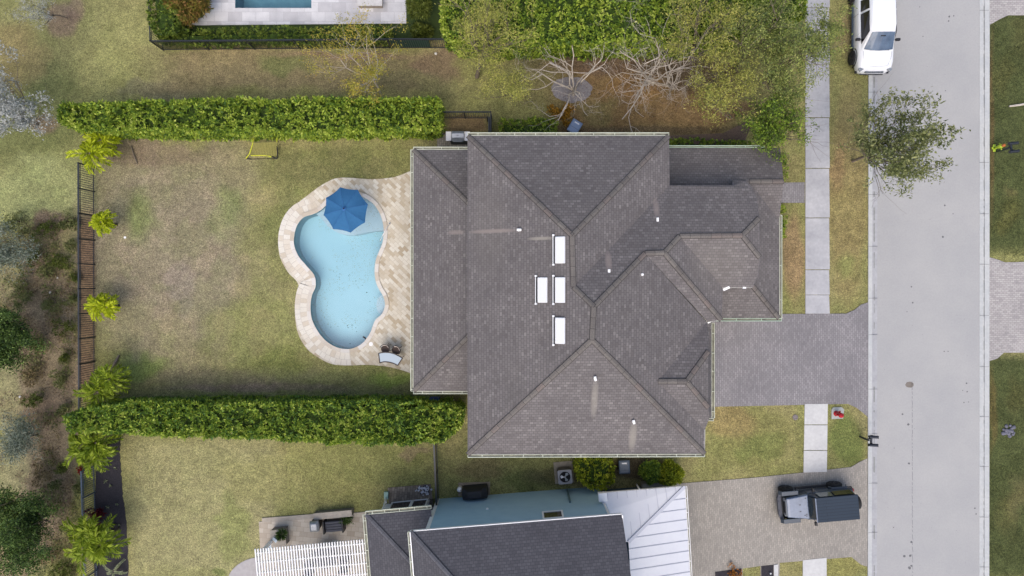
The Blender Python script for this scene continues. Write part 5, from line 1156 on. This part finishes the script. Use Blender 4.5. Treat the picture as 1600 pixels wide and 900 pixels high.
# football goal
YEL_ = M('yellow_frame', S(214, 218, 60), rough=.5); NETM = M('yellow_net', S(168, 162, 90), rough=.8)
gl_ = thing('football_goal', 'small yellow framed football goal at the foot of the northern hedge', 'goal', P(408, 246, 0))
a0 = P(384.5, 247.5, .05); a1 = P(432.5, 248, .05); b0 = P(395, 224, .9); b1 = P(432.5, 222, .9); a0b = P(394, 244, .05); c0_ = P(396, 229, .05); c1_ = P(432, 229, .05)
MB().tube([a0, P(390, 240, .5), b0], .03, 6).tube([b0, b0 + Vector((0, .3, -.1))], .03, 6).tube([b1, b1 + Vector((0, .3, -.1))], .03, 6).tube([P(392, 243, .25), P(417, 243, .12), P(424, 245, .1)], .03, 6).build('frame', YEL_, gl_, world=True)
MB().tube([a1, P(433.5, 240, .3), P(432.8, 229, .75)], .035, 6).tube([a0, P(393, 249, .02)], .035, 6).tube([P(425, 245, .05), a1], .035, 6).tube([P(393, 248.5, .02), a1], .014, 5).build('base_bar', DARK, gl_, world=True)
m = MB(); NN = 16
for i in range(NN + 1):
    f = i / NN; p = b0.lerp(b1, f); q = P(391 + f * 41, 243, .15); m.bar(p, q, .02, .008); p = b0.lerp(P(391, 243, .15), f); q = b1.lerp(P(432, 243, .15), f); m.bar(p, q, .02, .008)
m.build('net', NETM, gl_, world=True)
# hydrant
PADM = M('pad_concrete', S(190, 196, 190), S(170, 174, 172), 5, .85); REDM = M('hydrant_red', S(200, 24, 40), rough=.35, coat=.3)
o = struct(MB().prism([(P(1308.5, 645.5).x + x, P(1308.5, 645.5).y + y) for x, y in ((-.36, -.34), (.3, -.3), (.36, .22), (.22, .36), (-.26, .34), (-.36, .22))], -.02, .06).build('hydrant_pad', PADM))
hy = thing('fire_hydrant', 'red fire hydrant on a concrete pad in the grass by the driveway', 'hydrant', P(1306.5, 646, .06))
MB().tube([(0, 0, 0), (0, 0, .03), (0, 0, .04), (0, 0, .5), (0, 0, .52), (0, 0, .56)], [.16, .16, .1, .1, .14, .14], 16).build('barrel', REDM, hy, True)
MB().tube([(0, 0, .56), (0, 0, .64), (0, 0, .72), (0, 0, .74), (0, 0, .8)], [.15, .14, .09, .03, .03], 16).build('bonnet', REDM, hy, True)
for a in (0, PI / 2, PI): MB().tube([(.08 * math.cos(a), .08 * math.sin(a), .42), (.2 * math.cos(a), .2 * math.sin(a), .42), (.21 * math.cos(a), .21 * math.sin(a), .42)], [.06, .06, .075], 10).build('outlet', REDM, hy, True)
o = MB().disc(P(1242.5, 652, 0), .16, .03, 16).build('meter_cover', M('grey_iron', S(150, 140, 138), S(104, 98, 98), 12, .8)); tag(o, 'small round grey meter cover in the lawn left of the pavement', 'cover')
# mailboxes
def mailbox(loc, rz, label):
    t = thing('mailbox', label, 'mailbox', loc, rz, 'twin mailboxes'); MB().box((0, 0, .5), (.09, .09, 1.0)).build('post', BLACKM, t); MB().box((.12, 0, 1.02), (.1, .62, .07)).bar((0, 0, .75), (.2, .15, 1.0), .05, .05).build('bracket', BLACKM, t)
    for y in (.23, -.23):
        m = MB(); loft(m, [[(x, y + .085 * math.cos(a), 1.13 + (.11 * math.sin(a) if math.sin(a) > 0 else .075 * math.sin(a))) for a in np.linspace(0, 2 * PI, 13)[:-1]] for x in (-.08, .42)]); b_ = m.build('box', M('mailbox_black', S(38, 42, 52), rough=.4), t)
        MB().box((.43, y, 1.14), (.015, .16, .16)).build('flap', BLACKM, b_); MB().box((.1, y + .1, 1.2), (.05, .015, .14)).build('flag', DARK, b_)
    return t
mailbox(P(1343.5, 682, 0), -.05, 'black twin mailboxes on a post at the kerb beside the red hydrant'); mailbox(P(1556.5, 237, 0), .1, 'black twin mailboxes on the dark lawn across the road')
# caution figure
LIME = M('lime_plastic', S(190, 212, 60), S(176, 200, 50), 4, .45)
cf = thing('caution_figure', 'lime green plastic roadside caution figure with an orange cap', 'figure', P(1553, 231.5, 0))
MB().box((0, 0, .03), (.16, .42, .05)).box((0, 0, .03), (.3, .14, .05)).build('base', LIME, cf, bevel=.02)
MB().tube([(0, 0, .03), (0, 0, .25), (0, 0, .5), (0, 0, .66), (0, 0, .7)], [.04, .07, .12, .11, .06], 12).tube([(0, .08, .55), (0, .2, .42)], .03, 6).tube([(0, -.08, .55), (0, -.22, .62)], .03, 6).build('body', LIME, cf, True)
MB().tube([(0, 0, .68), (0, 0, .72), (0, 0, .84), (0, 0, .87)], [.06, .085, .085, .04], 12).build('cap', M('orange_cap', S(196, 110, 50), rough=.5), cf, True)
# wheeled bins
BINM = M('bin_grey', S(86, 100, 116), S(78, 92, 108), 3, .45); BINL = M('bin_pale', S(130, 150, 182), S(120, 140, 170), 3, .4)
def wbin(loc, rz, label, mat):
    t = thing('wheeled_bin', label, 'bin', loc, rz, 'wheeled bins'); m = MB(); loft(m, [[(-.22, -.28, .1), (.22, -.28, .1), (.22, .25, .1), (-.22, .25, .1)], [(-.29, -.36, 1.0), (.29, -.36, 1.0), (.29, .33, 1.0), (-.29, .33, 1.0)]]); 
    m.v = [(x, y, z) for x, y, z in m.v]; m.build('body', M('bin_dark', S(52, 60, 70), rough=.5) if mat is BINM else M('bin_dark_navy', S(34, 38, 50), rough=.5), t, bevel=.03)
    m = MB(); loft(m, [[(-.31, -.40, 1.0), (.31, -.40, 1.0), (.31, .36, 1.0), (-.31, .36, 1.0)], [(-.31, -.40, 1.04), (.31, -.40, 1.04), (.31, .36, 1.04), (-.31, .36, 1.04)], [(-.24, -.33, 1.075), (.24, -.33, 1.075), (.24, .29, 1.075), (-.24, .29, 1.075)]]); lid = m.build('lid', mat, t, bevel=.02)
    m = MB(); ws = [.045, .03, .05, .035, .05, .04]; x = -.14
    for w_ in ws: m.box((x + w_ / 2, .2, 1.078), (w_ - .008, .07, .006)); x += w_ + .006
    m.build('lettering', WHITE, lid)
    MB().box((0, -.09 if mat is BINL else -.2, 1.077), (.46, .012, .005)).build('lid_groove', DARK, lid)
    MB().tube([(-.24, -.42, .95), (.24, -.42, .95)], .018, 6).build('handle', DARK, t)
    for sx in (-1, 1): MB().tube([(sx * .22, -.3, .12), (sx * .28, -.3, .12)], .12, 14).build('wheel', RUBBER, t)
    return t
wbin(P(971, 722, 0) , PI * 0 + .05, 'dark grey wheeled bin between two bushes south of the house', BINM)
wbin(P(896, 204, 0), -.55, 'pale grey wheeled bin standing askew by the north wall', BINL)
# air conditioner
ac = thing('air_conditioner', 'grey air conditioning unit with a visible fan beside the square bush', 'air conditioner', P(881, 739, 0), TH)
MB().box((0, .05, .04), (1.1, 1.25, .08)).build('pad', M('pad_beige', S(176, 166, 150), S(150, 142, 128), 4, .9), ac, bevel=.02)
ACG = M('ac_grey', S(166, 166, 172), S(150, 150, 156), 4, .5); FINM = M('ac_fins', S(84, 82, 84), rough=.7)
m = MB().box((0, 0, .45), (.78, .78, .74)); m.build('casing', FINM, ac, bevel=.12)
m = MB()
for k in range(16):
    for sg_ in (-1, 1): m.box((-.34 + k * .045, sg_ * .395, .45), (.012, .02, .7)); m.box((sg_ * .395, -.34 + k * .045, .45), (.02, .012, .7))
m.build('fins', M('ac_fin_light', S(118, 116, 118), rough=.6), ac)
sq = [(x * .4, y * .4) for x, y in ((-.85, -1), (.85, -1), (1, -.85), (1, .85), (.85, 1), (-.85, 1), (-1, .85), (-1, -.85))]; ho = [(.31 * math.cos(a), .31 * math.sin(a)) for a in np.linspace(0, 2 * PI, 33)[:-1]]
m = holed(sq, [ho], .86); o = m.build('top_plate', ACG, ac); s_ = o.modifiers.new('s', 'SOLIDIFY'); s_.thickness = .05; s_.offset = -1
MB().disc((0, 0, .822), .33, .004, 32).build('well', M('black_well', (.006, .006, .008, 1), rough=.9), ac)
fn = MB().disc((0, 0, .83), .06, .05, 14).build('hub', ACG, ac)
for k in range(3):
    a = k * 2 * PI / 3 + .9; m = MB(); m.poly([(math.cos(a + d) * r, math.sin(a + d) * r, .845 + .03 * (d > 0)) for r, d in ((.05, -.25), (.24, -.42), (.27, 0), (.24, .42), (.05, .25))]); o = m.build('fan_blade', SILVER, ac); o.modifiers.new('s', 'SOLIDIFY').thickness = .01
m = MB()
for r in (.12, .2, .28): m.tube([(r * math.cos(a), r * math.sin(a), .862) for a in np.linspace(0, 2 * PI, 25)], .003, 4)
m.build('guard', DARK, ac)
# covered grill and its pad
o = MB().prism([(P(741, 764).x + x, P(741, 764).y + y) for x, y in ((-.92, -.4), (.92, -.35), (.92, .42), (-.92, .36))], -.02, .03).build('paving_slab', M('tan_slab', S(160, 146, 126), S(138, 126, 108), 6, .9)); struct(o)
cg = thing('covered_grill', 'grill under a black cover beside the blue wall', 'grill', P(743, 764.5, .03), TH)
BLK = M('black_cover', S(28, 30, 36), S(36, 38, 44), 5, .6, .5, 8)
m = MB(); loft(m, [[(x * sx, y * sy, z) for x, y in ((-.72, -.3), (.72, -.3), (.76, 0), (.68, .3), (-.68, .3), (-.76, 0))] for z, sx, sy in ((0, 1, 1), (.85, .97, 1.0), (.95, .8, .95), (1.15, .55, .7), (1.2, .5, .5))]); m.build('cover', BLK, cg, bevel=.04)
MB().tube([(-.6, .42, 0), (-.6, .42, .38), (-.6, .42, .48)], [.14, .15, .06], 14).build('gas_bottle', WHITE, cg, True); cg.children[-1].location = (-.28, -.25, 0)
# stainless grill by the north wall
o = struct(MB().prism(px2([(683, 208), (735, 210), (735, 234), (683, 234)]), -.02, .03).build('grill_terrace', brickmat('grey_brick', [S(150, 142, 128), S(176, 168, 152)], S(120, 114, 104), .22, .11, rot=PI / 2, ms=.01)))
gr = thing('grill', 'stainless steel grill with white side shelves at the north-west corner of the house', 'grill', P(716.5, 218, .03))
MB().box((.05, -.05, .42), (.95, .5, .8)).build('cabinet', DARK, gr, bevel=.02)
lp_ = MB(); loft(lp_, [[(x, -.3, .86), (x, -.3, .92), (x, -.12, 1.06), (x, .12, 1.08), (x, .26, .98), (x, .26, .86)] for x in (-.32, .38)]); lp_.build('hood', SILVER, gr, bevel=.02)
MB().tube([(-.22, -.33, .98), (.3, -.33, .98)], .018, 8).build('handle', SILVER, gr)
for x in (-.5, .55): MB().box((x, .0, .87), (.3, .52, .05)).build('side_shelf', WHITE, gr, bevel=.01)
MB().box((.03, 0, 1.09), (.1, .06, .02)).build('thermometer', ACG, gr)
# blue storage bin under the eave + stones
o = MB().box((0, 0, .45), (.55, .5, .8)); o.box((0, 0, .88), (.6, .55, .05)); o = o.build('storage_box', M('royal_blue', S(44, 74, 150), rough=.5), bevel=.02); o.location = P(681, 626, 0); tag(o, 'royal blue storage box under the south eave beside the lower hedge', 'box')
m = MB()
for i in range(6): m.box((i * .14, 0, .5), (.06, .05, 1.0))
o = m.build('picket_edging', WHITE); o.location = P(690, 624, 0); tag(o, 'row of white pickets beside the blue storage box', 'pickets')
# neighbour's paved corner beside the glazed door
DKPAV = brickmat('brown_brick', [S(112, 102, 92), S(130, 120, 108), S(150, 138, 124)], S(96, 88, 80), .3, .15, rot=PI / 2 + TH, ms=.01)
struct(MB().prism(px2([(606, 762), (673, 756), (676, 780), (608, 787)]), -.02, .05).build('paving_slab', DKPAV))
random.seed(91); m = MB()
def stone(m, c, r):
    n = 7; m.tube([c, c + Vector((0, 0, r * .5)), c + Vector((0, 0, r * .9))], [r * .9, r, r * .4], n)
m = MB(); m2 = MB()
for i in range(70):
    x, y = random.gauss(663, 4.5), random.gauss(765, 3.2); (m if i % 3 else m2).__class__; stone(m if i % 3 else m2, P(x, y, .05), random.uniform(.035, .07))
o = m.build('pebble_heap', M('white_pebble', S(206, 208, 216), rough=.7)); stuff(o); o = m2.build('pebble_heap', M('dark_pebble', S(60, 62, 72), rough=.7)); stuff(o)
# neighbour's patio
PAT = brickmat('patio_pavers', [S(184, 172, 156), S(198, 187, 172), S(208, 199, 184)], S(168, 157, 144), .42, .28, rot=TH, ms=.008, fine=.08, bigamt=.15)
struct(MB().prism(px2([(405, 815), (500, 806), (574, 799), (590, 960), (412, 960)]), -.02, .06).build('patio', PAT))
STONE = M('tan_stone', S(196, 186, 172), S(178, 168, 155), 6, .9, .3); STONED = M('stone_side', S(142, 134, 126), S(124, 117, 110), 8, .9)
struct(MB().prism(spotpoly(410, 915, 56, 45, 40, jit=0), -.02, .03).build('patio', M('grey_terrace', S(176, 172, 172), S(190, 186, 186), 4, .85)))
def lowwall(a, b_, h, w_, label):
    t = thing('garden_wall', label, 'low wall', a, 0, 'low stone walls of the patio'); d = Vector(b_) - Vector(a)
    MB().bar(Vector((0, 0, h / 2)), d + Vector((0, 0, h / 2)), w_, h).build('masonry', STONED, t); MB().bar(Vector((0, 0, h + .03)), d + Vector((0, 0, h + .03)), w_ + .07, .07).build('capstone', STONE, t, bevel=.01)
lowwall(P(494, 802.5, .06), P(553, 797, .06), .5, .3, 'longer low stone wall along the north edge of the neighbour patio')
lowwall(P(410, 812.5, .0), P(493, 806, .0), .02, .2, 'flush stone edging strip at the north edge of the neighbour patio')
pb = thing('planter', 'square stone planter block with a dark green plant on the patio', 'planter', P(440.5, 834.5, .06), TH)
MB().box((0, 0, .3), (.8, .9, .6)).build('block', STONED, pb); MB().box((0, 0, .63), (.86, .96, .07)).build('capstone', STONE, pb, bevel=.01)
n = 260; D = unit(rng.normal(size=(n, 3)) + np.array([0, 0, .4])); C = np.array(P(440, 835, .9)) + D * .1; leafcloud('plant', C, D, .3, .05, DKG, None).parent = pb
pl_ = [c for c in pb.children if c.name.startswith('plant') and c.name != 'planter'][-1]; pl_.matrix_parent_inverse = (Matrix.Translation(pb.location) @ Matrix.Rotation(TH, 4, 'Z')).inverted()
tbx = thing('grill', 'small silver lidded grill on the neighbour patio beside the dark bench', 'grill', P(498, 814, .06), TH)
MB().box((0, 0, .4), (.42, .5, .8)).build('cabinet', DARK, tbx, bevel=.02); m = MB(); loft(m, [[(x * s_, y * s_, z) for x, y in ((-.26, -.3), (.26, -.3), (.3, 0), (.26, .3), (-.26, .3))] for z, s_ in ((.8, 1), (.95, .95), (1.08, .6))]); m.build('lid', SILVER, tbx, bevel=.03)
bn = thing('patio_bench', 'dark grey outdoor bench with a ribbed seat on the neighbour patio', 'bench', P(525, 817.5, .06), TH)
GRC = M('grey_cushion', S(88, 88, 96), S(98, 98, 106), 5, .8)
m = MB()
for k in range(4): m.box((0, -.24 + k * .15, .5), (.95, .13, .09))
m.build('seat', GRC, bn, bevel=.02); MB().box((-.54, 0, .4), (.09, .72, .62)).build('arm', DARK, bn, bevel=.02); MB().box((.54, 0, .4), (.09, .72, .62)).build('arm', DARK, bn, bevel=.02)
MB().box((0, 0, .3), (1.0, .6, .2)).build('frame', DARK, bn); 
for sx in (-1, 1):
    for sy in (-1, 1): MB().box((sx * .5, sy * .32, .1), (.06, .06, .2)).build('leg', DARK, bn)
bush(541, 812, 6, .7, 'small spiky green plant at the end of the dark bench', DKG, n=60, L=.24, W=.04, per=5, core=False)
sl_ = MB().bar((0, 0, 0), P(431, 842, .85) - P(416, 858, .1), .3, .04); o = sl_.build('slide_board', M('pale_blue', S(190, 204, 216), rough=.4)); o.location = P(416, 858, .1); tag(o, 'pale blue plank leaning on the planter at the corner of the pergola', 'plank')
rt = thing('round_table', 'dark round table half under the white pergola', 'table', P(514, 862, .06)); MB().disc((0, 0, .68), .7, .05, 32).build('tabletop', M('table_dark', S(58, 56, 66), rough=.4), rt); MB().disc((0, 0, 0), .07, .68, 12).build('leg', DARK, rt); MB().disc((0, 0, 0), .3, .03, 20).build('foot', DARK, rt)
# chairs under the pergola, seen between its slats
for (x, y, lb) in ((486, 884, 'grey patio chair under the pergola west of the round table'), (540, 878, 'grey patio chair under the pergola east of the round table')):
    t_ = thing('patio_chair', lb, 'chair', P(x, y, .06), TH, 'chairs under the pergola'); MB().box((0, 0, .42), (.55, .55, .1)).build('seat', GRC, t_, bevel=.02); MB().box((0, -.27, .7), (.55, .08, .5)).build('backrest', GRC, t_, bevel=.02)
    for sx in (-1, 1):
        for sy in (-1, 1): MB().box((sx * .24, sy * .24, .19), (.05, .05, .38)).build('leg', DARK, t_)
# pergola
pz = 2.75; pg = thing('pergola', 'white slatted pergola at the bottom left of the blue house', 'pergola', P(490, 900, 0))
pa = P(399, 857, pz); pb_ = P(577, 841, pz); pdx = (pb_ - pa).normalized(); pdy = Vector((pdx.y, -pdx.x, 0)); LP = (pb_ - pa).length
m = MB(); k = 0.02
while k < LP: p = pa + pdx * k; m.bar(p + Vector((0, 0, .06)), p + pdy * 4.2 + Vector((0, 0, .06)), .055, .1); k += .148
m.build('slats', WHITE, pg, world=True)
for s_ in (.27, .78 , 1.33, 1.9, 2.5, 3.2):
    MB().bar(pa + pdy * s_ * 1.0 + Vector((0, 0, -.07)) - pdx * .05, pb_ + pdy * s_ + Vector((0, 0, -.07)), .06, .14).build('beam', WHITE, pg, world=True)
MB().bar(pb_ + Vector((0, 0, -.05)), pb_ + pdy * 4.2 + Vector((0, 0, -.05)), .08, .16).build('beam', WHITE, pg, world=True)
for s_ in (.1, LP - .2):
    for d_2 in (.4, 3.6): p = pa + pdx * s_ + pdy * d_2; MB().box((p.x, p.y, 1.35), (.14, .14, 2.6)).build('post', WHITE, pg, world=True)
# north terrace fire block
fb = thing('fire_table', 'square white stone fire table on the northern pool terrace', 'fire table', P(580, 2, .05)); MB().box((0, .3, .2), (1.35, 1.4, .4)).build('base', M('tan_side', S(170, 156, 140), rough=.8), fb, bevel=.01)
MB().box((0, .3, .44), (1.45, 1.5, .07)).build('top', M('pale_top', S(222, 218, 214), S(206, 202, 198), 5, .7), fb, bevel=.01); MB().box((0, .4, .485), (.7, .9, .03)).build('burner_tray', WHITE, fb)
# logs, branches, stones, litter bits
def log(name, pts, r, label, mat=BARK): o = MB().tube([P(x, y, z) for x, y, z in pts], r, 6).build(name, mat); tag(o, label, name.replace('_', ' ')); return o
log('fallen_frond', [(186, 555, .05), (180, 566, .12), (174, 576, .05)], [.05, .09, .04], 'dark dry palm frond lying north of the large palm at the lower hedge')
log('fallen_frond', [(205, 228, .05), (210, 245, .1), (215, 256, .04)], [.03, .04, .02], 'dry brown palm frond lying beside the northern corner palm')
log('fallen_frond', [(178, 588, .1), (192, 594, .12), (202, 602, .05)], [.04, .05, .03], 'curled dry frond at the edge of the lower hedge')
log('pipe_stub', [(1577, 166, .08), (1592, 164, .12), (1604, 162, .1)], [.05, .06, .06], 'pale bare branch lying on the dark lawn across the road', PALEBARK)
ROCKM = M('rock', S(98, 98, 112), S(130, 130, 140), 8, .9, .6)
m = MB()
for dx, dy, r in [(random.gauss(0, .17), random.gauss(0, .17), random.uniform(.07, .14)) for _ in range(22)]: stone(m, P(1573, 672, 0) + Vector((dx, dy, 0)), r)
o = m.build('rock_pile', ROCKM, None, False, bevel=.03); tag(o, 'low grey rock pile on the dark lawn east of the road', 'rocks')
WST = M('white_stone', S(222, 220, 214), rough=.8); 
for x, y, lb in ((79, 457, 'white stone in the middle of the wild strip'), (103, 558, 'white stone near the long fence end'), (32, 620, 'white stone at the left of the wild strip near the pale grass'), (90, 434, 'tiny white stone among scrub north of the middle palm'), (681, 84, 'white scrap on the bare soil by the green mesh fence')):
    m = MB(); stone(m, Vector((0, 0, 0)), .08 if 'tiny' not in lb else .05); o = m.build('stone', WST); o.location = P(x, y, 0); tag(o, lb, 'stone')
FLW = leafmat('orange_flower', [S(150, 84, 20), S(200, 130, 40), S(220, 180, 110)]); bush(1149, 895, 9, .4, 'orange flowers in the black mulch bed at the bottom edge', FLW, n=60, L=.1, per=4, core=False)
o = MB().disc(P(1203, 895, .05), .05, .12, 12).build('path_light', SILVER); tag(o, 'small silver path light in the narrow mulch bed at the bottom edge', 'light')
